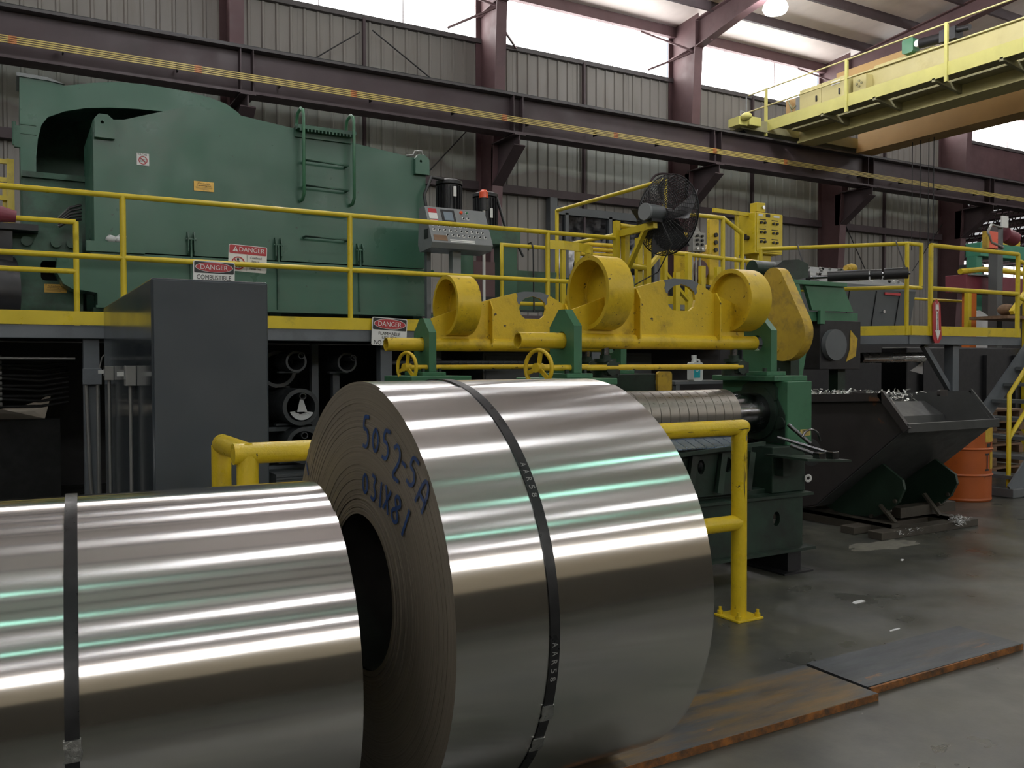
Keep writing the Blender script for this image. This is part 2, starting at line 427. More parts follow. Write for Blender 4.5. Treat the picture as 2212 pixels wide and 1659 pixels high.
def m_coil(name, r=0.17, col=(0.93, 0.91, 0.89)):
    m = bpy.data.materials.new(name); m.use_nodes = True; nt = m.node_tree; b = nt.nodes['Principled BSDF']; L = nt.links.new
    b.inputs['Metallic'].default_value = 1.0; b.inputs['Base Color'].default_value = rgba(col); b.inputs['Roughness'].default_value = r
    b.inputs['Anisotropic'].default_value = 1.0
    v = _n(nt, 'ShaderNodeCombineXYZ'); v.inputs[0].default_value = 1.0
    vt = _n(nt, 'ShaderNodeVectorTransform', vector_type='VECTOR', convert_from='OBJECT', convert_to='WORLD')
    L(v.outputs[0], vt.inputs[0]); L(vt.outputs[0], b.inputs['Tangent'])
    tc = _n(nt, 'ShaderNodeTexCoord'); mp = _n(nt, 'ShaderNodeMapping'); mp.inputs['Scale'].default_value = (0.25, 1, 1)
    L(tc.outputs['Object'], mp.inputs['Vector'])
    nz = _n(nt, 'ShaderNodeTexNoise'); nz.inputs['Scale'].default_value = 7.0; nz.inputs['Detail'].default_value = 3.0; L(mp.outputs[0], nz.inputs['Vector'])
    bp = _n(nt, 'ShaderNodeBump'); bp.inputs['Strength'].default_value = 0.016; bp.inputs['Distance'].default_value = 0.02
    L(nz.outputs['Fac'], bp.inputs['Height']); L(bp.outputs['Normal'], b.inputs['Normal'])
    # faint smears where hands and slings touched
    n2 = _n(nt, 'ShaderNodeTexNoise'); n2.inputs['Scale'].default_value = 5.0; n2.inputs['Detail'].default_value = 7.0; L(tc.outputs['Object'], n2.inputs['Vector'])
    mr = _n(nt, 'ShaderNodeMapRange'); mr.inputs['From Min'].default_value = 0.62; mr.inputs['From Max'].default_value = 0.72; mr.inputs['To Min'].default_value = r; mr.inputs['To Max'].default_value = r + 0.012
    L(n2.outputs['Fac'], mr.inputs['Value']); L(mr.outputs[0], b.inputs['Roughness'])
    return m
M['coil'] = m_coil('rolled_aluminium')

def m_coilside():
    m = bpy.data.materials.new('coil_sheet_edges'); m.use_nodes = True; nt = m.node_tree; b = nt.nodes['Principled BSDF']; L = nt.links.new
    tc = _n(nt, 'ShaderNodeTexCoord'); sp = _n(nt, 'ShaderNodeSeparateXYZ'); L(tc.outputs['Object'], sp.inputs[0])
    cb = _n(nt, 'ShaderNodeCombineXYZ'); L(sp.outputs[1], cb.inputs[0]); L(sp.outputs[2], cb.inputs[1])
    ln = _n(nt, 'ShaderNodeVectorMath', operation='LENGTH'); L(cb.outputs[0], ln.inputs[0])
    c1 = _n(nt, 'ShaderNodeCombineXYZ'); L(ln.outputs['Value'], c1.inputs[0])
    nz = _n(nt, 'ShaderNodeTexNoise'); nz.inputs['Scale'].default_value = 190.0; nz.inputs['Detail'].default_value = 4.0; nz.inputs['Roughness'].default_value = 0.8
    L(c1.outputs[0], nz.inputs['Vector'])
    mr = _n(nt, 'ShaderNodeMapRange'); mr.inputs['From Min'].default_value = 0.35; mr.inputs['From Max'].default_value = 0.68
    L(nz.outputs['Fac'], mr.inputs['Value'])
    mx = _n(nt, 'ShaderNodeMix', data_type='RGBA'); mx.inputs[6].default_value = (0.135, 0.115, 0.090, 1); mx.inputs[7].default_value = (0.30, 0.26, 0.205, 1)
    L(mr.outputs[0], mx.inputs[0]); L(mx.outputs[2], b.inputs['Base Color'])
    b.inputs['Metallic'].default_value = 0.35; b.inputs['Roughness'].default_value = 0.42
    bp = _n(nt, 'ShaderNodeBump'); bp.inputs['Strength'].default_value = 0.5; bp.inputs['Distance'].default_value = 0.003
    L(nz.outputs['Fac'], bp.inputs['Height']); L(bp.outputs['Normal'], b.inputs['Normal'])
    return m
M['coilside'] = m_coilside()

# ================================================================== THE BUILDING
YW = 19.2
def roof_z(y):
    return 10.87 + 0.088 * (YW - y) if y > -1 else 10.87 + 0.088 * (YW + 1) - 0.088 * (-1 - y)

# floor, far walls, roof
struct('floor', box(nbm(), -16, 66, -21.4, 34, -0.3, 0.0), M['floor'])
bm = nbm()
for y0, y1 in ((YW + 0.5, -1.0), (-1.0, -21.4)):
    z0, z1 = roof_z(y0), roof_z(y1)
    q = [(y0, z0), (y1, z1), (y1, z1 + 0.12), (y0, z0 + 0.12)]
    prism(bm, q, 'x', -16, 66)
struct('ceiling', bm, M['insul'])
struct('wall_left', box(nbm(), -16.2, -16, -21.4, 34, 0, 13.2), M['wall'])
struct('wall_right', box(nbm(), 66, 66.2, -21.4, 34, 0, 13.2), M['concrete_wall'])
struct('wall_added_screen', box(nbm(), -14, 30, -1.8, -1.6, 0, 1.35), M['unseen_screen'])  # unseen dark screen added behind the camera to darken the coil reflections
struct('wall_added_screen', box(nbm(), 11.6, 27.5, 12.6, 12.7, 0, 1.9), M['black'])  # black screen added so the space behind the right wing stays dark
struct('wall_front', box(nbm(), -16, 66, -21.6, -21.4, 0, 9.3), M['wall_tan'])
struct('window_9', box(nbm(), -16, 66, -21.6, -21.5, 9.3, 11.0), M['window'])

# ribbed long wall: backing sheet plus overlapping panels
wall = struct('wall_back', None)
wall['kind'] = 'structure'
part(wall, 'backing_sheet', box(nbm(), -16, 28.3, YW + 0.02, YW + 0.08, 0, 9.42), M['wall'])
bm = nbm()
pf = [(0.0, 0.0)]
for k in range(3):
    c = 0.1525 + 0.305 * k
    pf += [(c - 0.045, 0.0), (c - 0.022, -0.038), (c + 0.022, -0.038), (c + 0.045, 0.0)]
pf += [(0.93, 0.0), (0.93, 0.004), (0.0, 0.004)]
prism(bm, pf, 'z', 0.0, 9.42)
first = None
npan = 35
for k in range(npan):
    x = -3.6 + 0.915 * k
    y = YW + (0.006 if k % 2 else 0.0)
    if first is None:
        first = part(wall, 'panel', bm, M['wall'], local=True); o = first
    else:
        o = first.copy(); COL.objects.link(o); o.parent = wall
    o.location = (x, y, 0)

# sill of the high window strip: rough dark edge of the sheeting
struct('trim_1', box(nbm(), -16, 66, YW - 0.12, YW + 0.06, 9.36, 9.47), M['flange'])
colx = [-8.2, -2.1, 4.0, 10.1, 16.2, 22.3, 28.4, 34.5, 40.6, 46.7, 52.8, 58.9]
for i in range(len(colx) - 1):
    wn = struct('window_%d' % (i + 10), None)
    part(wn, 'pane', box(nbm(), colx[i] + 0.06, colx[i + 1] - 0.06, YW + 0.10, YW + 0.13, 9.42, 10.80), M['window'])
    bm = nbm()
    for k in range(1, 3):
        x = colx[i] + 6.1 * k / 3.0
        cyl(bm, (x, YW + 0.02, 9.42), (x, YW + 0.02, 10.8), 0.012, n=6)
    part(wn, 'tie_rod', bm, M['maroon'])

# steel frames: tapered column + rafter on both roof slopes
def column_at(x, full=True):
    c = struct('column', None)
    bm = nbm(); prism(bm, [(19.13, 0), (18.66, 0), (18.08, 10.05), (18.08, 10.95), (19.13, 10.86)], 'x', x - 0.012, x + 0.012)
    part(c, 'web', bm, M['maroon'])
    part(c, 'outer_flange', box(nbm(), x - 0.14, x + 0.14, 19.13, 19.16, 0, 10.62), M['maroon'])
    bm = nbm(); bar(bm, (x, 18.65, 0), (x, 18.07, 10.02), 0.28, 0.03, up=(0, 1, 0)); part(c, 'inner_flange', bm, M['maroon'])
    bm = nbm(); bar(bm, (x, 18.06, 10.0), (x, 18.06, 10.72), 0.28, 0.03, up=(0, 1, 0)); bar(bm, (x, 18.07, 10.05), (x, 19.1, 9.98), 0.28, 0.025, up=(0, 0, 1))
    part(c, 'stiffener', bm, M['maroon'])
    # crane bracket with haunch
    bm = nbm(); prism(bm, [(18.6, 6.70), (17.25, 6.70), (17.25, 6.50), (18.30, 5.75), (18.6, 5.75)], 'x', x - 0.012, x + 0.012)
    part(c, 'bracket_web', bm, M['runway'])
    bm = nbm(); box(bm, x - 0.15, x + 0.15, 17.22, 18.35, 6.70, 6.73); bar(bm, (x, 17.25, 6.48), (x, 18.32, 5.74), 0.30, 0.03, up=(0, 0.6, 1))
    part(c, 'bracket_flange', bm, M['runway'])
    # window-height braces from the column to the sill and eave
    for s, za, zb in ((-1, 9.95, 9.55), (-1, 9.95, 10.55), (1, 9.55, 9.40)):
        bm = nbm(); bar(bm, (x + 0.02 * s, 18.2, za), (x + 0.95 * s if zb < 10 else x + 1.2 * s, 19.05, zb), 0.045, 0.045); part(c, 'flange_brace', bm, M['maroon'])
    return c
def rafter_at(x):
    r = struct('rafter', None)
    for sg in (1, -1):
        def yy(y): return y if sg > 0 else -2.0 - y
        top = [(18.05, roof_z(18.05) - 0.22), (-1.0, roof_z(-1.0) - 0.22)]
        low = [(-1.0, 11.75), (8.0, 11.28), (14.1, 10.66), (16.3, 10.36), (18.06, 10.03)]
        bm = nbm(); prism(bm, [(yy(a), b) for a, b in top + low], 'x', x - 0.012, x + 0.012); part(r, 'web', bm, M['maroon'])
        bm = nbm()
        for a, b in zip(low[:-1], low[1:]): bar(bm, (x, yy(a[0]), a[1]), (x, yy(b[0]), b[1]), 0.26, 0.03)
        part(r, 'lower_flange', bm, M['maroon'])
        bm = nbm(); bar(bm, (x, yy(18.05), top[0][1]), (x, yy(-1.0), top[1][1]), 0.26, 0.03); part(r, 'upper_flange', bm, M['maroon'])
        for y in (12.0, 15.0, 17.6):
            bm = nbm(); bar(bm, (x, yy(y), roof_z(y) - 0.95), (x + 0.75, yy(y), roof_z(y) - 0.12), 0.05, 0.05); part(r, 'purlin_brace', bm, M['maroon'])
    return r
for x in colx[1:9]:
    column_at(x); rafter_at(x)

# purlins and eave strut, running along the hall
struct('purlin', box(nbm(), -16, 60, 18.98, 19.12, 10.58, 10.86), M['maroon'])
for k in range(1, 14):
    y = 19.05 - 1.55 * k
    struct('purlin', box(nbm(), -16, 60, y - 0.04, y + 0.04, roof_z(y) - 0.24, roof_z(y) + 0.01), M['runway'])
for k in range(0, 13):
    y = -2.4 - 1.55 * k
    struct('purlin', box(nbm(), -16, 60, y - 0.04, y + 0.04, roof_z(y) - 0.24, roof_z(y) + 0.01), M['runway'])

# wall girts, conduits and bracing rods on the long wall
for z in (5.85, 2.6):
    for i in range(1, 6):
        struct('girt', box(nbm(), colx[i] + 0.15, colx[i + 1] - 0.15, 18.98, 19.17, z - 0.10, z + 0.10), M['runway'])
for x in (7.05, 13.15, 19.25, 25.3):
    struct('trim_2', box(nbm(), x - 0.03, x + 0.03, 19.06, 19.15, 0, 9.4), M['runway'])
for a, b in (((9.95, 18.95, 7.5), (8.0, 18.95, 5.4)), ((22.5, 18.95, 6.9), (24.6, 18.95, 3.9)), ((28.2, 18.95, 6.3), (26.6, 18.95, 4.6)), ((6.9, 18.95, 9.0), (5.4, 18.95, 7.9)), ((7.2, 18.95, 9.1), (9.4, 18.95, 7.8))):
    bm = nbm(); cyl(bm, a, b, 0.016, n=6); struct('brace_rod', bm, M['black'])

# dark interior window in the back wall
d = struct('window_1', None)
bm = nbm(); box(bm, 12.0, 12.22, 18.95, 19.15, 2.0, 5.75); box(bm, 12.22, 16.0, 19.0, 19.15, 5.35, 5.55)
for x in (12.55, 13.95, 15.5): box(bm, x - 0.05, x + 0.05, 19.0, 19.15, 2.0, 5.4)
part(d, 'frame', bm, M['greydark'])
for x0, x1 in ((12.2, 12.5), (12.6, 13.9), (14.0, 15.45)):
    part(d, 'pane', box(nbm(), x0, x1, 19.08, 19.11, 2.2, 5.35), M['glass'])

# crane runway beam, rail and conductor bars
rb = struct('runway_beam', None)
part(rb, 'web', box(nbm(), -16, 60, 17.49, 17.51, 6.8, 7.62), M['runway'])
part(rb, 'top_flange', box(nbm(), -16, 60, 17.28, 17.72, 7.60, 7.65), M['flange'])
part(rb, 'bottom_flange', box(nbm(), -16, 60, 17.28, 17.72, 6.74, 6.79), M['runway'])
part(rb, 'rail', box(nbm(), -16, 60, 17.46, 17.54, 7.65, 7.73), M['black'])
for x in colx[1:10]:
    for dx in (-0.12, 0.12):
        part(rb, 'stiffener', box(nbm(), x + dx - 0.01, x + dx + 0.01, 17.3, 17.49, 6.79, 7.6), M['runway'])
cb = thing('conductor_bars', 'thin parallel yellow conductor bars under the crane runway beam', 'conductor bar', (10, 17.2, 7.0))
for k in range(4):
    bm = nbm(); bar(bm, (-16, 17.18, 6.965 + 0.036 * k), (60, 17.18, 6.965 + 0.036 * k), 0.016, 0.021); part(cb, 'bar', bm, M['cond'])
for k in range(30):
    x = -3 + 1.9 * k
    bm = nbm(); box(bm, x, x + 0.025, 17.19, 17.34, 6.94, 7.10); part(cb, 'hanger', bm, M['black'])
for x in (-0.02, 3.0, 6.05, 9.6, 12.7, 15.9, 18.5):
    bm = nbm()
    for k in range(4): box(bm, x, x + 0.13, 17.168, 17.192, 6.952 + 0.036 * k, 6.978 + 0.036 * k)
    part(cb, 'joint_cover', bm, M['cond_red'], label='orange joint cover')

# the neighbouring bay beyond the end of the ribbed wall
struct('wall_far', box(nbm(), 28.4, 66, 33.0, 33.2, 0, 9), M['concrete_wall'])
struct('wall_upper', box(nbm(), 28.55, 66, YW - 0.05, YW + 0.05, 7.7, 9.40), M['maroon'])
struct('wall_end', box(nbm(), 28.25, 28.4, YW + 0.1, 33, 0, 9.4), M['concrete_wall'])
struct('roof_deck', box(nbm(), 28.4, 66, YW + 0.05, 33.2, 8.45, 8.55), M['insul'])
for k in range(24):
    x = 29.4 + 1.5 * k
    j = struct('roof_joist', None)
    bm = nbm(); box(bm, x - 0.06, x + 0.06, 19.3, 33, 8.36, 8.45); box(bm, x - 0.05, x + 0.05, 19.3, 33, 7.66, 7.74); part(j, 'chord', bm, M['maroon'])
    bm = nbm()
    for q in range(18):
        y = 19.35 + 0.76 * q; bar(bm, (x, y, 7.7), (x, y + 0.38, 8.4), 0.035, 0.035); bar(bm, (x, y + 0.38, 8.4), (x, y + 0.76, 7.7), 0.035, 0.035)
    part(j, 'lacing', bm, M['maroon'], stuff=True)
for k in range(9):
    struct('skylight', box(nbm(), 30.2 + 3.0 * k, 31.0 + 3.0 * k, 20.3, 32, 8.43, 8.445), M['skylight'])
for i, (x0, x1, z0, z1) in enumerate(((50.2, 51.4, 6.75, 7.75), (50.2, 51.4, 6.1, 6.4), (52.9, 61.5, 6.75, 7.65))):
    fw = struct('window_%d' % (30 + i), None)
    part(fw, 'pane', box(nbm(), x0, x1, 32.93, 32.97, z0, z1), M['light'])
    bm = nbm()
    for q in range(1, int((x1 - x0) / 1.2)): box(bm, x0 + 1.2 * q - 0.03, x0 + 1.2 * q + 0.03, 32.90, 32.93, z0, z1)
    box(bm, x0 - 0.08, x1 + 0.08, 32.88, 32.95, z0 - 0.08, z0); box(bm, x0 - 0.08, x1 + 0.08, 32.88, 32.95, z1, z1 + 0.08)
    part(fw, 'frame', bm, M['greydark'])
struct('floor_curb', box(nbm(), 28.6, 60, 24.0, 24.25, 0, 4.9), M['concrete_wall'])

# high-bay lamps
def lamp(loc, m, r, label, group, name_r=None):
    t = thing('high_bay_lamp', label, 'lamp', loc, 0, group)
    bm = nbm(); cyl(bm, (0, 0, 0.42), (0, 0, 1.0), 0.012, n=6); part(t, 'hanger', bm, M['black'], local=True)
    bm = nbm(); lathe(bm, [(0.20, 0.0), (0.20, 0.11), (0.44, 0.11), (0.44, 0.0)], (0, 0, 0), (0, 0, 1), 14); part(t, 'ballast_housing', bm, M['greybox'], local=True)
    r = r if name_r is None else name_r
    bm = nbm(); lathe(bm, [(-0.16, r * 0.5), (-0.13, r * 0.85), (-0.04, r), (0.06, r * 0.9), (0.16, r * 0.62), (0.20, 0.12)], (0, 0, 0), (0, 0, 1), 20)
    lathe(bm, [(-0.16, 0.0), (-0.16, r * 0.5)], (0, 0, 0), (0, 0, 1), 20)
    part(t, 'lens', bm, m, local=True)
    return t
lw = lamp((16.12, 15.26, 10.1), M['lamp'], 0.30, 'glowing white high bay lamp under the roof beside the maroon rafter', None)
lg = None; lo_ = None
for y, green in ((12.0, 0), (9.0, 0), (4.6, 0), (1.1, 0), (-0.6, 1), (-4.6, 1), (-7.4, 0), (-10.9, 1), (-14.5, 0)):
    for x in ((-8.2, 4.0, 16.2, 28.4) if not green else (-2.1, 10.1, 22.3)):
        z = 10.1 if y > 6 else 10.6
        if green:
            if lg is None: lg = lamp((x, y, z), M['lampg'], 0.15, 'greenish mercury lamp hanging high over the floor outside the picture', 'greenish lamps over the hall'); 
            else: dup(lg, (x, y, z), label=lg['label'], group=lg['group'])
        else:
            if lo_ is None: lo_ = lamp((x, y, z), M['lamp'], 0.36, 'white high bay lamp hanging over the hall outside the picture', 'white lamps over the hall')
            else: dup(lo_, (x, y, z))

# overhead bridge crane
cr = thing('bridge_crane', 'pale yellow overhead bridge crane with walkway on the maroon runway', 'crane', (19, 17.3, 7.7))
part(cr, 'girder', box(nbm(), 19.0, 19.55, -18, 17.1, 7.62, 8.88), M['crane'], bevel=0.01)
bm = nbm(); box(bm, 21.45, 22.0, -18, 17.1, 7.72, 8.9); part(cr, 'girder', bm, M['crane_tan'], label='tan far girder')
bm = nbm(); box(bm, 21.38, 22.07, -18, 17.1, 7.58, 7.70); part(cr, 'girder_flange', bm, M['crane_tan'])
bm = nbm(); box(bm, 18.93, 19.6, -18, 17.1, 7.56, 7.62); box(bm, 18.95, 19.6, -18, 17.1, 8.88, 8.92); part(cr, 'girder_flange', bm, M['crane'])
bm = nbm(); box(bm, 17.0, 22.6, 17.3, 17.7, 7.78, 8.08); part(cr, 'end_truck', bm, M['crane_dark'], bevel=0.01)  # darker colour painted on the end truck for the shadow it stands in
for x in (17.3, 22.2):
    bm = nbm(); cyl(bm, (x, 17.38, 7.86), (x, 17.62, 7.86), 0.13, n=20); part(cr, 'wheel', bm, M['black'])
    bm = nbm(); box(bm, x - 0.22, x + 0.22, 17.05, 17.3, 7.82, 8.06); part(cr, 'bumper', bm, M['crane_bright'], bevel=0.02)
bm = nbm(); box(bm, 16.75, 17.05, 17.1, 17.5, 7.8, 8.02); ball(bm, (16.9, 17.0, 8.0), 0.13, 10, 1, 1.4, 0.8); part(cr, 'drive_motor', bm, M['crane_bright'])
# walkway floor with narrow slots along its middle
for y0, y1 in [(17.0 - 1.55 * k, 17.0 - 1.55 * (k + 1)) for k in range(12)]:
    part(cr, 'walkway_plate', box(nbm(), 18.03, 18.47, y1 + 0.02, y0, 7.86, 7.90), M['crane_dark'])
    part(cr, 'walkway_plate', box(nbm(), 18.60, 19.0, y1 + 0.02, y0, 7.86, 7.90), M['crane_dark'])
    bm = nbm(); prism(bm, [(18.0, 7.86), (19.0, 7.86), (19.0, 7.66), (18.12, 7.78), (18.0, 7.78)], 'y', y1 - 0.04, y1 + 0.04); part(cr, 'walkway_bracket', bm, M['crane_dark'])
part(cr, 'toe_board', box(nbm(), 18.0, 18.03, -2, 17.35, 7.83, 8.13), M['crane_bright'])
for k in range(7):
    y = 17.36 - 2.66 * k
    bm = nbm(); box(bm, 17.97, 18.03, y - 0.035, y + 0.035, 7.7, 9.0); part(cr, 'handrail_post', bm, M['crane_bright'])
for z in (8.98, 8.52):
    bm = nbm(); pipe(bm, [(18.0, 18.0 if z > 8.9 else 18.1, z), (18.0, -2, z)], 0.022); part(cr, 'handrail', bm, M['crane'])
bm = nbm(); pipe(bm, [(18.0, 18.1, 8.98), (18.0, 18.1, 8.5)], 0.02); pipe(bm, [(17.2, 17.5, 8.08), (17.3, 17.6, 8.35), (18.0, 18.1, 8.52)], 0.015); part(cr, 'handrail_bracket', bm, M['greybox'])
for y in (16.68, 15.94):
    o = part(cr, 'electric_cabinet', box(nbm(), 18.55, 18.98, y - 0.73, y, 8.14, 8.84), M['crane'], bevel=0.012)
    bm = nbm(); box(bm, 18.52, 18.55, y - 0.6, y - 0.56, 8.4, 8.55); part(o, 'handle', bm, M['black'])
bm = nbm(); box(bm, 18.535, 18.55, 15.35, 15.62, 8.68, 8.78); part(cr, 'label_plate', bm, M['white'])
part(cr, 'end_panel', box(nbm(), 18.7, 18.76, 16.72, 17.3, 8.0, 8.75), M['crane_tan'])
bm = nbm(); box(bm, 18.6, 18.72, 16.72, 16.86, 8.15, 8.7); part(cr, 'switch_box', bm, M['greybox'])
bm = nbm(); pipe(bm, [(18.66, 17.2, 8.75), (18.6, 17.05, 8.55), (18.58, 16.95, 8.42), (18.6, 16.85, 8.5)], 0.02); pipe(bm, [(18.62, 17.1, 8.62), (18.6, 16.98, 8.3), (18.6, 16.9, 8.2)], 0.02); part(cr, 'cable', bm, M['crane_dark'])
jb = part(cr, 'junction_box', box(nbm(), 18.75, 19.0, 14.72, 15.12, 8.32, 8.78), M['crane'], bevel=0.01)
bm = nbm()
for a, b in ((0, 0.07), (0, -0.07), (0.07, 0), (-0.07, 0)): cyl(bm, (18.73, 14.92 + a, 8.58 + b), (18.75, 14.92 + a, 8.58 + b), 0.033, n=10)
part(jb, 'knob', bm, M['crane_dark'])
bm = nbm(); pipe(bm, [(18.8, 15.0, 8.32), (18.8, 15.05, 8.22), (18.8, 15.2, 8.2), (18.78, 15.3, 8.1)], 0.018); part(jb, 'conduit', bm, M['crane_dark'])
bm = nbm(); box(bm, 19.1, 19.5, 13.1, 14.75, 8.92, 9.02); part(cr, 'trolley_beam', bm, M['crane'])
bm = nbm(); prism(bm, rrect(13.55, 13.85, 9.0, 9.36, 0.06), 'x', 18.95, 19.2); part(cr, 'motor_cover', bm, M['lampgreen'])
bm = nbm(); cyl(bm, (18.92, 13.42, 9.15), (19.0, 13.42, 9.15), 0.085, n=20); part(cr, 'work_light', bm, M['white'])
bm = nbm(); cyl(bm, (19.0, 13.4, 9.14), (19.15, 12.8, 9.14), 0.12, n=16); box(bm, 19.0, 19.3, 12.5, 12.9, 9.0, 9.28); cyl(bm, (19.1, 12.5, 9.2), (19.1, 12.2, 9.16), 0.07, n=12); part(cr, 'hoist_motor', bm, M['black'])
bm = nbm(); box(bm, 19.55, 19.62, 14.0, 16.3, 8.92, 9.35); part(cr, 'side_plate', bm, M['crane_tan'])
for y in (14.05, 13.8, 13.55, 13.4):
    bm = nbm(); cyl(bm, (21.7, y + 1.45, 7.6), (21.7, y + 1.45, 4.6), 0.011, n=6); part(cr, 'hoist_rope', bm, M['black'])
bm = nbm(); cyl(bm, (19.2, 9.9, 7.6), (19.2, 9.9, 3.0), 0.012, n=6)
part(cr, 'pendant_cable', bm, M['cond'])

# ================================================================== FOREGROUND COILS
def coil(label, loc, rotz, R, rb, x0, x1, strap_x, seals, tail, lead):
    """aluminium coil, axis along local X from x0 to x1, centre at the origin"""
    rnd = random.Random(int(R * 1000))
    t = thing('aluminium_coil', label, 'metal coil', loc, rotz, 'aluminium coils on the floor')
    bm = nbm(); lathe(bm, [(x0, R), (x0 + 0.5 * (x1 - x0), R), (x1, R)], (0, 0, 0), (1, 0, 0), 256); part(t, 'outer_wrap', bm, M['coil'], local=True)
    for xe, s in ((x0, -1), (x1, 1)):
        bm = nbm(); pr = []; r = R; 
        while r > rb + 0.001:
            inner = max(0.0, 1 - (r - rb) / 0.10)
            off = rnd.uniform(-0.0012, 0.0012) + (rnd.uniform(0.0, 0.010) * inner)
            st = rnd.uniform(0.006, 0.016) * (1 - 0.45 * inner)
            pr += [(xe + s * off, r), (xe + s * off, max(rb, r - st))]; r -= st
        lathe(bm, pr, (0, 0, 0), (1, 0, 0), 128)
        part(t, 'side_face', bm, M['coilside'], local=True, label='layered sheet edges')
    bm = nbm(); lathe(bm, [(x0 + 0.002, rb), (x1 - 0.002, rb)], (0, 0, 0), (1, 0, 0), 96); part(t, 'bore', bm, M['bore'], local=True)
    # the last turn of sheet, its free edge a little proud and out of line
    bm = nbm(); d = Vector((1, 0, 0)); n = 120; rows = []
    for k in range(n + 1):
        a = radians(tail[0] + (tail[1] - tail[0]) * k / n)
        u = Vector((0, -cos(a), sin(a))); lift = 0.0012 + (0.0028 * max(0, 1 - k / 10.0))
        rows.append([bm.verts.new(Vector((x0 - lead, 0, 0)) + u * (R + lift)), bm.verts.new(Vector((x1 + 0.002, 0, 0)) + u * (R + lift))])
    for k in range(n): face(bm, [rows[k][0], rows[k][1], rows[k + 1][1], rows[k + 1][0]], True)
    part(t, 'tail_sheet', bm, M['coil'], local=True)
    rs = R + 0.0058
    bm = nbm(); lathe(bm, [(strap_x - 0.016, rs - 0.003), (strap_x - 0.016, rs), (strap_x + 0.016, rs), (strap_x + 0.016, rs - 0.003)], (0, 0, 0), (1, 0, 0), 160, smooth=True)
    st = part(t, 'strap', bm, M['strap'], local=True, label='black steel strapping band')
    def on(a, x, r): return Vector((x, -r * cos(radians(a)), r * sin(radians(a))))
    for a in seals:
        bm = nbm(); da = degrees_of(0.026, R)
        prev = None; vs = []
        for i in range(4):
            for (xx) in (-0.019, 0.019):
                vs.append(bm.verts.new(on(a + da * (1 - 2 * i / 3.0), strap_x + xx + (0.004 if i == 2 else 0), rs + 0.003)))
        for i in range(3): face(bm, [vs[2 * i], vs[2 * i + 1], vs[2 * i + 3], vs[2 * i + 2]])
        ws = [bm.verts.new(v.co * 1.0) for v in vs]
        for v in ws: v.co = Vector((v.co.x, v.co.y * (rs - 0.002) / (rs + 0.003), v.co.z * (rs - 0.002) / (rs + 0.003)))
        for i in range(3):
            face(bm, [vs[2 * i], ws[2 * i], ws[2 * i + 2], vs[2 * i + 2]]); face(bm, [vs[2 * i + 1], ws[2 * i + 1], ws[2 * i + 3], vs[2 * i + 3]])
        face(bm, [vs[0], vs[1], ws[1], ws[0]]); face(bm, [vs[6], vs[7], ws[7], ws[6]])
        part(st, 'seal', bm, M['clip'], local=True, label='crimped bright metal strap seal')
    return t, st, on
def degrees_of(L, R): return L / R * 180 / pi

RC = (1.003, 2.76, 0.736)
t, st, on = coil('large aluminium coil with blue handwriting on its layered side', RC, 0.0275, 0.702, 0.258, 0.0, 0.915, 0.298, (-20.5, -30.5), (75, -70), 0.016)
# printed code on the strap, one character after the other
for a0 in (40.5, -3.0):
    for i, ch in enumerate('AAR58'):
        a = radians(a0 - i * 2.1); r = 0.702 + 0.0060
        o = Vector((0.298, -r * cos(a), r * sin(a)))
        part(st, 'lettering', letters(ch, 0.013, 0.019, o, (0, -(-sin(a)) * -1, -cos(a)), (1, 0, 0), 0.0006), M['print'], local=True)
# blue marker strokes: hand-drawn figures on the left face
GL = {
 '5': [[(0.9, 1), (0.25, 1), (0.15, 0.58), (0.6, 0.62), (0.85, 0.35), (0.6, 0.05), (0.1, 0.08)]],
 '0': [[(0.5, 1), (0.15, 0.75), (0.15, 0.25), (0.5, 0), (0.85, 0.25), (0.85, 0.75), (0.5, 1)]],
 '2': [[(0.1, 0.8), (0.45, 1), (0.85, 0.8), (0.7, 0.45), (0.1, 0.0), (0.95, 0.02)]],
 '-': [[(0.1, 0.5), (0.9, 0.5)]],
 '4': [[(0.25, 1), (0.15, 0.45), (0.9, 0.45)], [(0.75, 0.95), (0.72, 0.0)]],
 '3': [[(0.15, 0.95), (0.75, 0.9), (0.4, 0.58), (0.85, 0.3), (0.5, 0.0), (0.1, 0.1)]],
 'A': [[(0.1, 0.0), (0.3, 0.9), (0.6, 1.0), (0.85, 0.75), (0.8, 0.0)], [(0.15, 0.4), (0.9, 0.38)]],
 '1': [[(0.5, 1), (0.5, 0)]],
 'X': [[(0.15, 1), (0.85, 0)], [(0.85, 1), (0.15, 0)]],
 '8': [[(0.5, 0.55), (0.15, 0.8), (0.5, 1), (0.85, 0.8), (0.5, 0.55), (0.1, 0.25), (0.5, 0), (0.9, 0.25), (0.5, 0.55)]],
}
def ribbon(bm, pts, wd, mapf):
    P = [Vector(p) for p in pts]
    # smooth the stroke a little
    for _ in range(2):
        Q = [P[0]]
        for a, b in zip(P[:-1], P[1:]): Q += [a * 0.75 + b * 0.25, a * 0.25 + b * 0.75]
        P = Q + [P[-1]]
    L = []
    for i, p in enumerate(P):
        q = P[min(i + 1, len(P) - 1)] - P[max(i - 1, 0)]
        nrm = Vector((-q.y, q.x)); nrm = nrm.normalized() if nrm.length > 1e-9 else Vector((0, 1))
        L.append((bm.verts.new(mapf(p + nrm * wd / 2)), bm.verts.new(mapf(p - nrm * wd / 2))))
    for a, b in zip(L[:-1], L[1:]): face(bm, [a[0], a[1], b[1], b[0]])
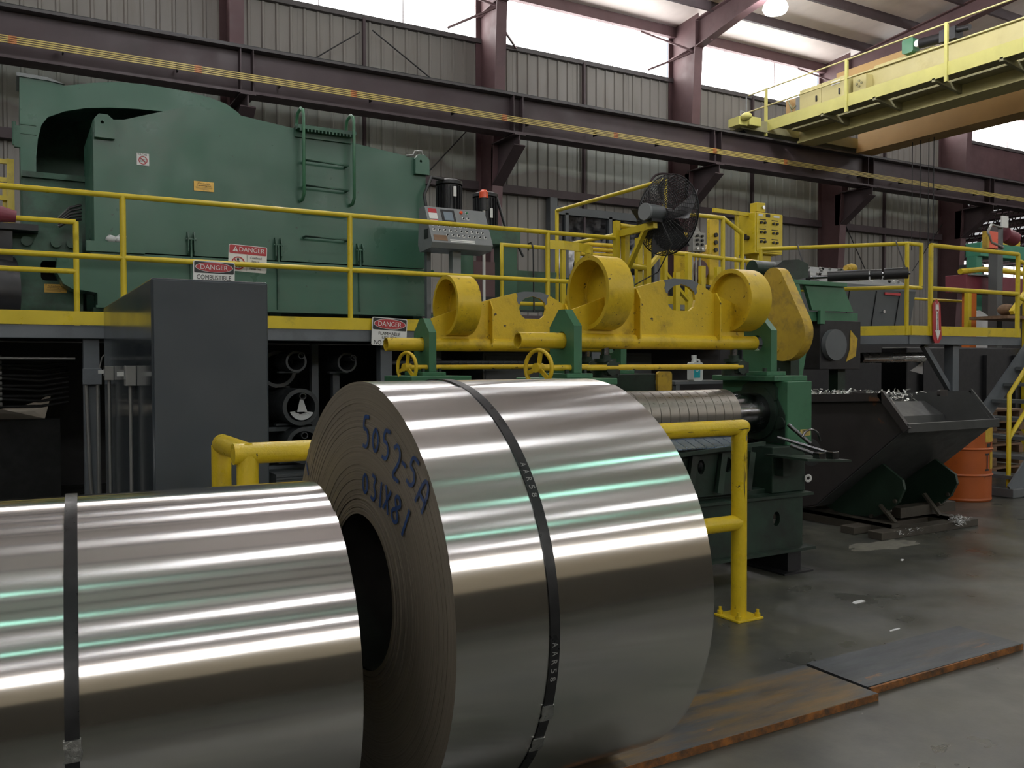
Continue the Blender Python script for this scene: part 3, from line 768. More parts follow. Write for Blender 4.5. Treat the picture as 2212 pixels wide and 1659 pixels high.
def scrawl(chars):
    """chars: (character, y, z, height, width, turn in degrees), y and z relative to the coil centre"""
    for ch, y, z, h, wdt, rot in chars:
        bm = nbm(); rr = radians(rot); rx = Vector((-cos(rr), -sin(rr))); ry = Vector((-sin(rr) * -1 * -1, cos(rr)))
        ry = Vector((-rx.y * -1, rx.x * -1)) if False else Vector((-sin(rr), cos(rr)))
        for stroke in GL[ch]:
            pts = [((px - 0.5) * wdt * 0.92, (pz - 0.5) * h * 0.86) for px, pz in stroke]
            ribbon(bm, pts, 0.0125, lambda p: Vector((-0.0042, y + rx.x * p.x + ry.x * p.y, z + rx.y * p.x + ry.y * p.y)))
        part(t, 'marking', bm, M['marker'], local=True, label='blue marker figure')
scrawl([('5', -0.045, 0.535, 0.125, 0.07, 4), ('0', -0.125, 0.515, 0.09, 0.065, 8), ('5', -0.21, 0.505, 0.115, 0.07, 12), ('2', -0.29, 0.462, 0.13, 0.075, 16), ('-', -0.345, 0.46, 0.08, 0.045, 22), ('5', -0.405, 0.44, 0.115, 0.075, 28), ('A', -0.475, 0.385, 0.12, 0.08, 34)])
scrawl([('0', -0.035, 0.365, 0.075, 0.06, 4), ('3', -0.11, 0.36, 0.10, 0.06, 10), ('1', -0.165, 0.345, 0.10, 0.03, 12), ('X', -0.215, 0.335, 0.095, 0.065, 20), ('8', -0.285, 0.315, 0.115, 0.08, 30), ('1', -0.355, 0.285, 0.12, 0.04, 34)])
scrawl([('1', 0.565, 0.355, 0.07, 0.04, -30), ('1', 0.30, 0.02, 0.07, 0.04, 0)])

coil('smaller plain aluminium coil cut off by the left picture edge', (0.85, 2.796, 0.572), -0.0597, 0.538, 0.225, -1.42, 0.0, -0.713, (0.5,), (62, -60), -0.004)

# steel floor plates the coils stand on
bm = nbm(); box(bm, -0.75, 3.295, 2.50, 2.915, 0.0, 0.034)
pl = solo('floor_plate', bm, M['plate'], 'long rusty steel plate on the floor under the aluminium coils', 'steel plate', 'steel plates on the floor', (1.3, 2.7, 0), bevel=0.003)
def plate_edges(root, x0, x1, y0, y1, z0, z1):
    bm = nbm(); box(bm, x0 - 0.001, x1 + 0.001, y0 - 0.0015, y0 + 0.001, z0 + 0.001, z1 - 0.002); box(bm, x1 - 0.001, x1 + 0.0015, y0, y1, z0 + 0.001, z1 - 0.002); box(bm, x0 - 0.0015, x0 + 0.001, y0, y1, z0 + 0.001, z1 - 0.002)
    return part(root, 'cut_edge', bm, M['plate_edge'], local=True, label='orange rusty cut edge')
plate_edges(pl, -0.75 - 1.3, 3.295 - 1.3, 2.50 - 2.7, 2.915 - 2.7, 0.0, 0.034)
bm = nbm(); prism(bm, [(-0.61, -0.175), (0.60, -0.19), (0.60, 0.165), (-0.60, 0.18)], 'z', 0.0, 0.034)
p2 = solo('floor_plate', bm, M['plate_grey'], 'shorter dark steel plate on the floor beyond the end of the rusty one', 'steel plate', 'steel plates on the floor', (0, 0, 0), bevel=0.003)
p2.location = (3.925, 2.752, 0); p2.rotation_euler = (0, 0, radians(0.5))
bm = nbm(); box(bm, -0.61, 0.601, -0.192, -0.18, 0.001, 0.032); part(p2, 'cut_edge', bm, M['plate_edge'], local=True, label='orange rusty cut edge')

# ================================================================== FOREGROUND GUARD RAIL
gr = thing('guard_rail', 'thick yellow pipe guard rail standing behind the coils, chipped on its right post', 'guard rail', (2.3, 3.74, 0))
r = 0.0455
bm = nbm(); pipe(bm, [(0.79, 3.74, 1.118), (3.70, 3.74, 1.118)], r, 20); ball(bm, (3.70, 3.74, 1.118), r, 14, 1.0, 1, 1); part(gr, 'top_rail', bm, M['yellow'])
bm = nbm(); pipe(bm, [(0.85, 3.74, 0.56), (3.66, 3.74, 0.56)], r, 20); ball(bm, (3.66, 3.74, 0.56), r, 14); part(gr, 'mid_rail', bm, M['yellow'])
bm = nbm(); pipe(bm, [(0.85, 3.72, 1.118), (0.85, 4.26, 1.118)], r, 20); ball(bm, (0.85, 4.26, 1.118), r, 14); part(gr, 'return_rail', bm, M['yellow'])
bm = nbm(); pipe(bm, [(0.85, 3.74, 0.56), (0.85, 4.28, 0.56)], r, 20); part(gr, 'return_rail', bm, M['yellow'])
for x, y in ((0.85, 3.74), (0.85, 4.28), (3.675, 3.74)):
    bm = nbm(); cyl(bm, (x, y, 0.012), (x, y, 1.11), r, n=24); part(gr, 'post', bm, M['yellow'])
    bp = part(gr, 'base_plate', box(nbm(), x - 0.10, x + 0.10, y - 0.10, y + 0.10, 0, 0.013), M['yellow'], bevel=0.003)
    for sx in (-1, 1):
        for sy in (-1, 1):
            bm = nbm(); cyl(bm, (x + sx * 0.075, y + sy * 0.075, 0.013), (x + sx * 0.075, y + sy * 0.075, 0.034), 0.017, n=6); cyl(bm, (x + sx * 0.075, y + sy * 0.075, 0.03), (x + sx * 0.075, y + sy * 0.075, 0.055), 0.009, n=8)
            part(bp, 'anchor_bolt', bm, M['yellow'])

# scrapes through the yellow paint on the right post and the top rail
def scrape(pts, c, axis, R_):
    """pts: (angle, along) outline on a pipe of radius R_"""
    bm = nbm(); vs = []
    for a, l in pts:
        a = radians(a)
        if axis == 'z': vs.append(bm.verts.new((c[0] + R_ * cos(a), c[1] + R_ * sin(a), l)))
        else: vs.append(bm.verts.new((l, c[1] - R_ * cos(a), c[2] + R_ * sin(a))))
    face(bm, vs); return bm
for pts in ([(-100, 0.86), (-94, 0.90), (-92, 0.80), (-90, 0.74), (-95, 0.70), (-99, 0.78)], [(-74, 0.97), (-70, 1.0), (-68, 0.84), (-72, 0.80)], [(-86, 0.87), (-82, 0.85), (-84, 0.80), (-88, 0.82)], [(-92, 0.96), (-89, 0.98), (-88, 0.93), (-92, 0.92)]):
    part(gr, 'paint_scrape', scrape(pts, (3.675, 3.74, 0), 'z', r + 0.0008), M['ink'], label='dark scrape in the yellow paint')
part(gr, 'paint_scrape', scrape([(-78, 1.07), (-70, 1.08), (-64, 1.055), (-70, 1.035), (-78, 1.045)], (3.675, 3.74, 0), 'z', r + 0.0008), M['steel'], label='bare grey patch below the rail end')
for pts in ([(-12, 2.93), (-4, 2.96), (-8, 3.02), (-10, 3.14), (-13, 3.02), (-18, 2.97)], [(-10, 3.24), (-7, 3.27), (-12, 3.29), (-13, 3.25)], [(-8, 3.40), (-7, 3.47), (-9, 3.48), (-10, 3.41)], [(-8, 3.62), (-4, 3.70), (-9, 3.71), (-12, 3.65)]):
    part(gr, 'paint_scrape', scrape(pts, (0, 3.74, 1.118), 'x', r + 0.0008), M['ink'], label='dark scrape in the yellow paint')

# ================================================================== MEZZANINE PLATFORM
pf = thing('steel_platform', 'raised grey steel platform carrying the green machine and consoles', 'platform', (3, 8, 0))
deck = [(-4, 7.88), (7.9, 7.88), (9.10, 6.56), (11.35, 6.56), (11.35, 14.0), (-4, 14.0)]
bm = nbm(); prism(bm, deck, 'z', 1.77, 1.81); part(pf, 'deck', bm, M['steel'])
for a, b in zip([(-4, 7.84), (7.9, 7.84), (9.08, 6.53)], [(7.9, 7.84), (9.08, 6.53), (11.35, 6.53)]):
    bm = nbm(); bar(bm, (a[0], a[1], 1.755), (b[0], b[1], 1.755), 0.06, 0.105); part(pf, 'edge_beam', bm, M['steel'], bevel=0.006)
for x, y in ((-1.6, 7.92), (0.545, 7.92), (3.12, 7.95), (5.6, 7.95), (10.06, 6.62), (9.2, 8.6), (7.9, 8.0)):
    bm = nbm(); box(bm, x - 0.06, x + 0.06, y - 0.06, y + 0.06, 0, 1.71); part(pf, 'leg', bm, M['steel'], bevel=0.005)
bm = nbm(); bar(bm, (9.5, 6.62, 1.70), (10.02, 6.62, 1.15), 0.06, 0.06); part(pf, 'brace', bm, M['steel'])
part(pf, 'dark_backing', box(nbm(), -4, 11.3, 12.0, 12.05, 0, 1.76), M['black'])  # black sheet added to make the space below the deck dark

def handrail(name, label, runs, posts, r=0.0235, toe=(), z0=1.81, zt=2.88, group=None, loc=None, m='rail'):
    t = thing(name, label, 'handrail', loc or (runs[0][0][0], runs[0][0][1], z0), 0, group)
    for i, rn in enumerate(runs):
        bm = nbm(); pipe(bm, rn, r, 12); part(t, 'top_rail' if i == 0 else 'mid_rail', bm, M[m])
    for p in posts:
        x, y = p[0], p[1]; a = p[2] if len(p) > 2 else z0; b = p[3] if len(p) > 3 else zt
        bm = nbm(); cyl(bm, (x, y, a), (x, y, b), r * 1.04, n=12); part(t, 'post', bm, M[m])
    for a, b in toe:
        bm = nbm(); bar(bm, (a[0], a[1], 1.866), (b[0], b[1], 1.866), 0.012, 0.11); part(t, 'toe_board', bm, M[m])
    return t
hr = handrail('handrail', 'long yellow handrail along the platform edge before the green machine', [[(-4, 7.83, 2.88), (5.80, 7.83, 2.88)], [(-4, 7.83, 2.37), (5.80, 7.83, 2.37)]],
         [(-1.16, 7.83), (0.79, 7.83), (2.74, 7.83), (4.925, 7.83)], toe=[((-4, 7.80), (7.9, 7.80))], group='yellow handrails', loc=(2.7, 7.83, 1.81))
handrail('handrail', 'yellow handrail slanting across the platform corner by the grey console', [[(7.95, 7.74, 2.88), (9.08, 6.53, 2.88), (9.32, 6.53, 2.88), (9.32, 6.53, 2.39)], [(7.95, 7.74, 2.37), (9.08, 6.53, 2.37), (9.32, 6.53, 2.37)]],
         [(7.95, 7.74), (9.06, 6.53)], toe=[((7.92, 7.80), (9.08, 6.49))], group='yellow handrails', loc=(8.5, 7.1, 1.81))
h3 = handrail('handrail', 'yellow handrail section at the stair end of the platform beside the extinguisher arrow', [[(9.46, 6.50, 2.88), (11.25, 6.50, 2.88)], [(9.46, 6.50, 2.37), (11.25, 6.50, 2.37)]],
         [(9.46, 6.50), (11.25, 6.50)], toe=[((9.09, 6.49), (11.3, 6.49))], group='yellow handrails', loc=(10.3, 6.5, 1.81), r=0.027)
for z in (2.62, 2.12):
    bm = nbm(); pipe(bm, [(10.6, 9.9, z), (15.4, 9.9, z)], 0.025, 8); part(h3, 'rear_rail', bm, M['rail'])
# fire extinguisher arrow
fx = thing('extinguisher_sign', 'narrow red sign with a white arrow reading fire extinguisher on the yellow post', 'sign', (9.5, 6.45, 1.8))
bm = nbm(); prism(bm, [(9.43, 2.18), (9.50, 2.24), (9.57, 2.18), (9.60, 1.78), (9.55, 1.72), (9.47, 1.72), (9.44, 1.78)], 'y', 6.445, 6.455); pp = part(fx, 'plate', bm, M['red'])
bm = nbm(); prism(bm, [(9.475, 2.205), (9.50, 2.165), (9.525, 2.205), (9.535, 2.12), (9.525, 2.08), (9.535, 1.87), (9.57, 1.87), (9.52, 1.75), (9.47, 1.87), (9.49, 1.87), (9.485, 2.08), (9.475, 2.12)], 'y', 6.440, 6.446); part(pp, 'arrow', bm, M['white'])
part(pp, 'lettering', letters('FIRE', 0.036, 0.022, (9.506, 6.4395, 2.105), (1, 0, 0), (0, 0, 1)), M['red'])
for i, ch in enumerate('EXTINGUISHER'):
    part(pp, 'lettering', letters(ch, 0.016 if ch != 'I' else 0.005, 0.0145, (9.508, 6.4395, 2.062 - 0.0165 * i), (1, 0, 0), (0, 0, 1)), M['ink'])

# ------------------------------------------------------------------ danger signs
def danger(name, label, org, xd, wd, ht, rot, style):
    """sign plate facing -Y; org is its centre"""
    t = thing(name, label, 'sign', org, 0, None)
    cr_, sr_ = cos(radians(rot)), sin(radians(rot))
    X = Vector((cr_, 0, sr_)); Z = Vector((-sr_, 0, cr_)); O = Vector((0, 0, 0))
    def poly(pts, m, nm, par, y, th=0.002):
        bm = nbm(); prism(bm, pts, 'y', 0, th)
        for v in bm.verts: v.co = O + X * v.co.x + Z * v.co.z + Vector((0, y + v.co.y - th, 0))
        return part(par, nm, bm, m, local=True)
    def txt(s, w_, h_, cx, cz, m, par, y):
        return part(par, 'lettering', letters(s, w_, h_, O + X * cx + Z * cz + Vector((0, y, 0)), X, Z, 0.001), m, local=True)
    pl = poly(rrect(-wd / 2, wd / 2, -ht / 2, ht / 2, 0.015), M['white'], 'plate', t, 0.0, 0.004)
    if style == 'osha':
        hd = poly(rrect(-wd / 2 + 0.008, wd / 2 - 0.008, ht / 2 - ht * 0.44, ht / 2 - 0.008, 0.010), M['ink'], 'header', t, -0.004)
        ov2 = poly(ell(0, ht * 0.275, wd * 0.455, ht * 0.185), M['white'], 'oval_rim', hd, -0.006, 0.001)
        ov = poly(ell(0, ht * 0.275, wd * 0.44, ht * 0.170), M['red'], 'oval', hd, -0.007, 0.001)
        txt('DANGER', wd * 0.66, ht * 0.17, 0, ht * 0.275, M['white'], hd, -0.0085)
    else:
        hd = poly(rrect(-wd / 2 + 0.006, wd / 2 - 0.006, ht / 2 - ht * 0.34, ht / 2 - 0.006, 0.010), M['red'], 'header', t, -0.004)
        txt('DANGER', wd * 0.66, ht * 0.17, wd * 0.10, ht * 0.335, M['white'], hd, -0.0065)
        poly([(-wd * 0.40, ht * 0.235), (-wd * 0.26, ht * 0.235), (-wd * 0.33, ht * 0.43)], M['white'], 'warning_triangle', hd, -0.0065, 0.001)
        txt('!', wd * 0.018, ht * 0.12, -wd * 0.33, ht * 0.315, M['red'], hd, -0.0078)
    return t, pl, poly, txt
t, pl, P_, T_ = danger('danger_sign', 'white black and red danger sign for combustible material half hidden by grey cabinet', (1.505, 7.80, 2.262), None, 0.345, 0.235, -1, 'osha')
T_('COMBUSTIBLE', 0.285, 0.040, 0, -0.022, M['ink'], pl, -0.005); T_('MATERIAL', 0.20, 0.042, 0, -0.085, M['ink'], pl, -0.005)
t, pl, P_, T_ = danger('danger_sign', 'red and white danger sign about a confined space with a crossed-out figure', (1.815, 7.90, 2.43), None, 0.335, 0.235, -2.5, 'ansi')
P_([(-0.008, 0.03), (-0.006, 0.03), (-0.006, -0.11), (-0.008, -0.11)], M['ink'], 'divider', pl, -0.005, 0.001)
bm = nbm(); lathe(bm, [(0, 0.048), (-0.002, 0.048), (-0.002, 0.058), (0, 0.058)], (-0.085, -0.005, -0.042), (0, 1, 0), 28); part(pl, 'ban_ring', bm, M['red'], local=True)
bm = nbm(); bar(bm, (-0.12, -0.006, -0.005), (-0.05, -0.006, -0.079), 0.009, 0.002, up=(0, 1, 0)); part(pl, 'ban_bar', bm, M['red'], local=True)
bm = nbm(); ball(bm, (-0.085, -0.005, -0.008), 0.011, 8, 1, 0.15, 1); prism(bm, [(-0.10, -0.02), (-0.07, -0.02), (-0.078, -0.05), (-0.07, -0.08), (-0.08, -0.08), (-0.086, -0.055), (-0.096, -0.08), (-0.105, -0.08), (-0.094, -0.05)], 'y', -0.0062, -0.0045); part(pl, 'pictogram', bm, M['ink'], local=True)
for i, s in enumerate(('Confined', 'Space.', 'Enter by', 'Permit Only')): T_(s, 0.10 if len(s) > 6 else 0.075, 0.022, 0.07, 0.012 - 0.033 * i, M['ink'], pl, -0.005)
t, pl, P_, T_ = danger('danger_sign', 'white danger sign for flammable liquids tilted on the yellow toe board', (3.10, 7.76, 1.795), None, 0.355, 0.265, -3, 'osha')
T_('FLAMMABLE', 0.22, 0.030, 0, -0.018, M['ink'], pl, -0.005); T_('LIQUIDS', 0.145, 0.030, 0, -0.058, M['ink'], pl, -0.005); T_('NO SMOKING', 0.30, 0.042, 0, -0.105, M['ink'], pl, -0.005)

# ------------------------------------------------------------------ big green machine
gm = thing('green_enclosure', 'large dark green gable-topped machine enclosure on the platform', 'machine', (2.4, 9.9, 1.9))
prof = [(0.70, 2.72), (0.70, 3.90), (0.98, 3.935), (1.35, 4.07), (1.60, 4.16), (1.70, 4.172), (1.85, 4.165), (2.72, 4.07), (4.265, 3.90), (4.265, 2.62), (0.70, 2.62)]
bm = nbm(); prism(bm, prof, 'y', 9.5, 10.75); part(gm, 'upper_hood', bm, M['green'], bevel=0.012)
bm = nbm(); prism(bm, [(0.72, 2.06), (4.30, 2.06), (4.30, 2.58), (0.38, 2.58), (0.36, 2.40), (0.42, 2.28), (0.50, 2.23), (0.60, 2.22), (0.72, 2.20)], 'y', 9.5, 9.92); part(gm, 'lower_tank', bm, M['green'], bevel=0.01)
bm = nbm(); box(bm, 0.66, 4.34, 9.44, 10.7, 2.575, 2.60); box(bm, 0.70, 4.34, 9.40, 9.52, 2.05, 2.075); box(bm, 0.62, 1.15, 9.40, 9.50, 2.60, 2.70); part(gm, 'flange_strip', bm, M['green'])
for x in (0.75, 1.60, 2.5, 3.4, 4.2):
    part(gm, 'foot', box(nbm(), x - 0.06, x + 0.06, 9.6, 10.4, 1.81, 2.06), M['green_dirty'])
part(gm, 'plinth', box(nbm(), 0.9, 4.25, 9.9, 10.5, 1.81, 2.06), M['black'])
for x in (1.60, 2.50, 3.43):
    bm = nbm(); box(bm, x - 0.008, x + 0.008, 9.47, 9.5, 2.08, 2.57); part(gm, 'seam_rib', bm, M['green_dirty'])
    bm = nbm()
    for dx in (-0.03, 0.03): prism(bm, [(9.5, 2.62), (9.5, 2.86), (9.46, 2.86), (9.43, 2.80), (9.43, 2.66), (9.47, 2.62)], 'x', x + dx - 0.005, x + dx + 0.005)
    cyl(bm, (x - 0.05, 9.455, 2.78), (x + 0.05, 9.455, 2.78), 0.012, n=8); cyl(bm, (x, 9.455, 2.78), (x, 9.44, 2.56), 0.012, n=8); box(bm, x - 0.02, x + 0.02, 9.43, 9.46, 2.53, 2.57)
    part(gm, 'swing_clamp', bm, M['green_dirty'])
for x in (0.80, 4.20):
    bm = nbm(); prism(bm, [(x - 0.09, 3.72), (x + 0.09, 3.72), (x + 0.09, 3.90), (x + 0.03, 3.95), (x - 0.05, 3.95), (x - 0.09, 3.90)], 'y', 9.44, 9.5, holes=[ell(x - 0.02, 3.87, 0.016, 0.016, 10)])
    part(gm, 'lifting_lug', bm, M['green'])
bm = nbm(); pipe(bm, [(4.02, 9.5, 3.93), (4.10, 9.48, 3.94), (4.12, 9.47, 3.99), (4.20, 9.47, 4.0), (4.22, 9.47, 3.94)], 0.010); part(gm, 'hook', bm, M['galv'])
# ladder with curved top hand-holds
ld = part(gm, 'ladder', box(nbm(), 2.70, 3.34, 9.47, 9.5, 3.98, 4.12), M['green'])
for x in (2.76, 3.33):
    bm = nbm(); pts = [(x, 9.5, 3.29), (x, 9.42, 3.29), (x, 9.36, 3.35), (x, 9.36, 4.18), (x, 9.38, 4.25), (x, 9.46, 4.29), (x, 9.58, 4.27), (x, 9.62, 4.2), (x, 9.62, 4.08)]
    pipe(bm, pts, 0.018, 10); part(ld, 'stile', bm, M['green2'], label='ladder side rail with polished top bend')
for i, z in enumerate((3.71, 3.435, 3.16, 2.88)):
    bm = nbm(); pipe(bm, [(2.79, 9.5, z + 0.01), (2.79, 9.40, z + 0.01), (3.27, 9.40, z), (3.27, 9.5, z)], 0.014, 8); part(ld, 'rung', bm, M['green_dirty'])
bm = nbm(); box(bm, 2.70, 3.36, 9.36, 9.62, 4.05, 4.09)
for k in range(16): box(bm, 2.72 + 0.04 * k, 2.735 + 0.04 * k, 9.35, 9.37, 4.02, 4.05)
part(ld, 'step_plate', bm, M['green_dirty'])
# no-entry decal and brass plate
dc = part(gm, 'notice', box(nbm(), 1.095, 1.21, 9.494, 9.4995, 3.50, 3.62), M['white'], label='white notice with a red ban ring')
part(dc, 'lettering', letters('VULCAN 1', 0.10, 0.02, (1.153, 9.4938, 3.607), (1, 0, 0), (0, 0, 1)), M['ink'])
bm = nbm(); lathe(bm, [(0, 0.034), (-0.002, 0.034), (-0.002, 0.042), (0, 0.042)], (1.153, 9.4935, 3.55), (0, 1, 0), 28); bar(bm, (1.125, 9.4925, 3.578), (1.181, 9.4925, 3.522), 0.008, 0.001, up=(0, 1, 0)); part(dc, 'ban_ring', bm, M['red'])
for s, z in (('DO NOT', 3.558), ('ENTER', 3.54)): part(dc, 'lettering', letters(s, 0.05, 0.014, (1.153, 9.4938, z), (1, 0, 0), (0, 0, 1)), M['ink'])
def brass(par, x0, z0, wd, ht, y):
    o = part(par, 'maker_plate', box(nbm(), x0, x0 + wd, y - 0.004, y, z0, z0 + ht), M['brass'], label='brass maker plate')
    for s, f, k in (('Chadwick', 0.62, 0.78), ('Engineering Ltd.', 0.72, 0.56)):
        part(o, 'lettering', letters(s, wd * f, ht * 0.15, (x0 + wd / 2, y - 0.0045, z0 + ht * k), (1, 0, 0), (0, 0, 1)), M['ink'])
    bm = nbm()
    for f, k in ((0.85, 0.38), (0.8, 0.28), (0.5, 0.17)): box(bm, x0 + wd * (0.5 - f / 2), x0 + wd * (0.5 + f / 2), y - 0.0046, y - 0.004, z0 + ht * k - 0.001, z0 + ht * k + 0.0015)
    part(o, 'small_print', bm, M['ink'])
brass(gm, 1.64, 3.295, 0.20, 0.10, 9.496)
bm = nbm(); ball(bm, (0.85, 9.42, 2.73), 0.045, 8, 1.1, 0.6, 0.8); ball(bm, (0.91, 9.43, 2.735), 0.045, 8, 0.9, 0.6, 0.8); ball(bm, (0.95, 9.42, 2.77), 0.035, 8, 1, .6, 1)
for v in bm.verts: v.co += Vector((random.uniform(-1, 1), random.uniform(-1, 1), random.uniform(-1, 1))) * 0.012
solo('crumpled_rag', bm, M['paper'], 'crumpled pale rag lying on the green flange behind the yellow post', 'rag', None, (0.9, 9.42, 2.70))

# green arched hood behind it
hd = thing('arched_hood', 'tall green sheet-metal hood with a dark arched opening', 'hood', (0.8, 11.2, 1.9))
outer = [(0.085, 2.0), (0.087, 4.59), (0.36, 4.585), (0.52, 4.56), (0.62, 4.585), (0.80, 4.635), (1.05, 4.685), (1.30, 4.70), (1.60, 4.70), (1.83, 4.685), (2.05, 4.66), (2.245, 4.61), (2.38, 4.53), (2.482, 4.43), (2.56, 4.33), (2.60, 3.9)]
inner = [(2.2, 3.9), (1.754, 4.422), (1.50, 4.42), (1.24, 4.41), (0.98, 4.385), (0.73, 4.345), (0.52, 4.28), (0.351, 4.192), (0.29, 4.10), (0.255, 3.95), (0.235, 3.75), (0.234, 3.45), (0.235, 2.0)]
bm = nbm(); prism(bm, outer + inner, 'y', 10.80, 10.83); part(hd, 'front_sheet', bm, M['green'])
bm = nbm()
for a, b in zip(outer[:-1], outer[1:]):
    v = [bm.verts.new((a[0], 10.81, a[1])), bm.verts.new((b[0], 10.81, b[1])), bm.verts.new((b[0], 12.6, b[1])), bm.verts.new((a[0], 12.6, a[1]))]; face(bm, v, True)
prism(bm, [(0.087, 2.0)] + outer[1:] + [(2.60, 2.0)], 'y', 12.58, 12.62)
part(hd, 'shell', bm, M['green_dirty'])
bm = nbm(); box(bm, 0.10, 0.70, 10.70, 11.2, 1.81, 3.50); box(bm, 0.09, 0.72, 10.66, 10.86, 3.50, 3.56); part(hd, 'lower_cabinet', bm, M['green_dirty'])
bm = nbm()
for z in (4.08, 3.98): box(bm, 0.087, 0.24, 10.79, 10.80, z, z + 0.012)
box(bm, 0.03, 0.087, 10.78, 10.84, 3.83, 4.06); cyl(bm, (0.03, 10.8, 3.85), (0.03, 10.8, 4.1), 0.02, n=8); part(hd, 'latch', bm, M['green_dirty'])
bm = nbm()
prism(bm, [(0.06, 4.59), (0.36, 4.585), (0.52, 4.57), (0.36, 4.62), (0.06, 4.63)], 'y', 10.78, 11.4); part(hd, 'top_ledge', bm, M['greybox'])

# dark green mill block at the left with brass plate
mb = thing('mill_stand', 'dirty dark green machine block with a brass plate at the left of the enclosure', 'machine', (0.2, 9.9, 1.81))
bm = nbm(); prism(bm, [(-0.8, 1.95), (0.62, 1.95), (0.62, 2.86), (-0.8, 2.92)], 'y', 9.95, 10.6, holes=[rrect(0.24, 0.52, 2.34, 2.54, 0.04)]); part(mb, 'body', bm, M['green_dirty'], bevel=0.01)
part(mb, 'base', box(nbm(), -0.4, 0.62, 10.0, 10.6, 1.81, 1.95), M['black'])
part(mb, 'recess', box(nbm(), 0.22, 0.54, 10.2, 10.3, 2.3, 2.56), M['darkhole'])
for x in (0.12, 0.38, 0.52):
    bm = nbm(); cyl(bm, (x, 9.95, 2.72), (x, 9.88, 2.72), 0.05, n=14); part(mb, 'boss', bm, M['green_dirty'])
bm = nbm(); box(bm, -0.6, 0.22, 9.7, 9.95, 2.80, 2.86); box(bm, -0.6, 0.0, 9.75, 9.9, 2.5, 2.8); part(mb, 'guide_bar', bm, M['black'])
bm = nbm(); lathe(bm, [(-0.25, 0), (-0.25, 0.36), (0.25, 0.36), (0.25, 0)], (-0.25, 9.9, 2.2), (1, 0.2, 0), 24); part(mb, 'roll', bm, M['black'])
brass(mb, 0.27, 2.22, 0.20, 0.085, 9.945)
bm = nbm()
for k in range(5): pipe(bm, [(0.60, 9.75, 2.95 + 0.035 * k), (0.50, 9.7, 2.93 + 0.03 * k), (0.40, 9.75, 2.86 + 0.02 * k)], 0.014, 8)
part(mb, 'hose', bm, M['rubber'])
handrail('handrail', 'short yellow handrail at the left in front of the mill block', [[(-0.6, 8.8, 2.78), (0.497, 8.8, 2.78)], [(-0.6, 8.8, 2.335), (0.497, 8.8, 2.335)]], [(0.497, 8.8, 1.81, 2.785)], group='yellow handrails', loc=(0.2, 8.8, 1.81))
bm = nbm(); lathe(bm, [(0, 0.02), (0, 0.05), (0.35, 0.11), (0.4, 0.03)], (0.03, 8.8, 2.79), (-1, 0, 0.12), 14)
solo('maroon_bracket', bm, M['crimson'], 'dark red bracket at the end of the short left handrail', 'bracket', None, (-0.1, 8.8, 2.8))
lg_ = thing('yellow_ladder', 'yellow ladder frame standing at the left picture edge', 'ladder', (-0.1, 11.0, 1.81))
for x in (-0.45, -0.01):
    part(lg_, 'stile', box(nbm(), x - 0.035, x + 0.035, 11.0, 11.07, 1.81, 3.74), M['rail'])
for z in (3.71, 3.51, 3.31, 3.12): part(lg_, 'rung', box(nbm(), -0.45, -0.01, 11.01, 11.05, z - 0.025, z + 0.025), M['rail'])
part(lg_, 'back_plate', box(nbm(), -0.09, -0.05, 11.07, 11.1, 1.81, 3.45), M['rail'])

# ================================================================== UNDER THE PLATFORM
cab = thing('steel_cabinet', 'tall slate grey steel cabinet with a glossy side standing before the platform', 'cabinet', (0.9, 5.9, 0))
part(cab, 'body', box(nbm(), 0.602, 1.190, 4.72, 7.40, 0.0, 1.935), M['cabinet'], bevel=0.012)
part(cab, 'front_panel', box(nbm(), 0.612, 1.180, 4.712, 4.722, 0.05, 1.925), M['greydark_cab'] if 'greydark_cab' in M else M['cabinet'], bevel=0.003)
for y, z, h in ((6.70, 1.433, 0.10), (5.41, 1.43, 0.115)):
    sb = thing('switch_box', 'small grey %s box with a toggle on the glossy cabinet side' % ('far switch' if y > 6.5 else 'near switch'), 'switch', (0.58, y, z), 0, None)
    part(sb, 'housing', box(nbm(), 0.545, 0.602, y - 0.05, y + 0.05, z - h / 2, z + h / 2), M['galv'], bevel=0.004)
    part(sb, 'toggle', box(nbm(), 0.505, 0.545, y - 0.008, y + 0.008, z - 0.002, z + 0.022), M['white'])
    part(sb, 'label_plate', box(nbm(), 0.540, 0.546, y - 0.02, y + 0.02, z - 0.02, z + 0.03), M['greybox'])
    bm = nbm(); cyl(bm, (0.575, y, 0.0), (0.575, y, z - h / 2), 0.011, n=8); part(sb, 'conduit', bm, M['galv'])
jb = thing('junction_box', 'grey electrical box fixed on the platform leg left of the cabinet', 'box', (0.545, 7.84, 1.4))
part(jb, 'housing', box(nbm(), 0.475, 0.615, 7.80, 7.86, 1.33, 1.46), M['steel'], bevel=0.004)
bm = nbm(); pipe(bm, [(0.50, 7.83, 1.33), (0.52, 7.83, 0.6), (0.56, 7.83, 0.0)], 0.014, 8); pipe(bm, [(0.585, 7.83, 1.33), (0.585, 7.83, 0.0)], 0.014, 8); pipe(bm, [(0.60, 7.83, 1.46), (0.62, 7.82, 1.55), (0.66, 7.8, 1.60)], 0.006, 6); part(jb, 'conduit', bm, M['galv'])

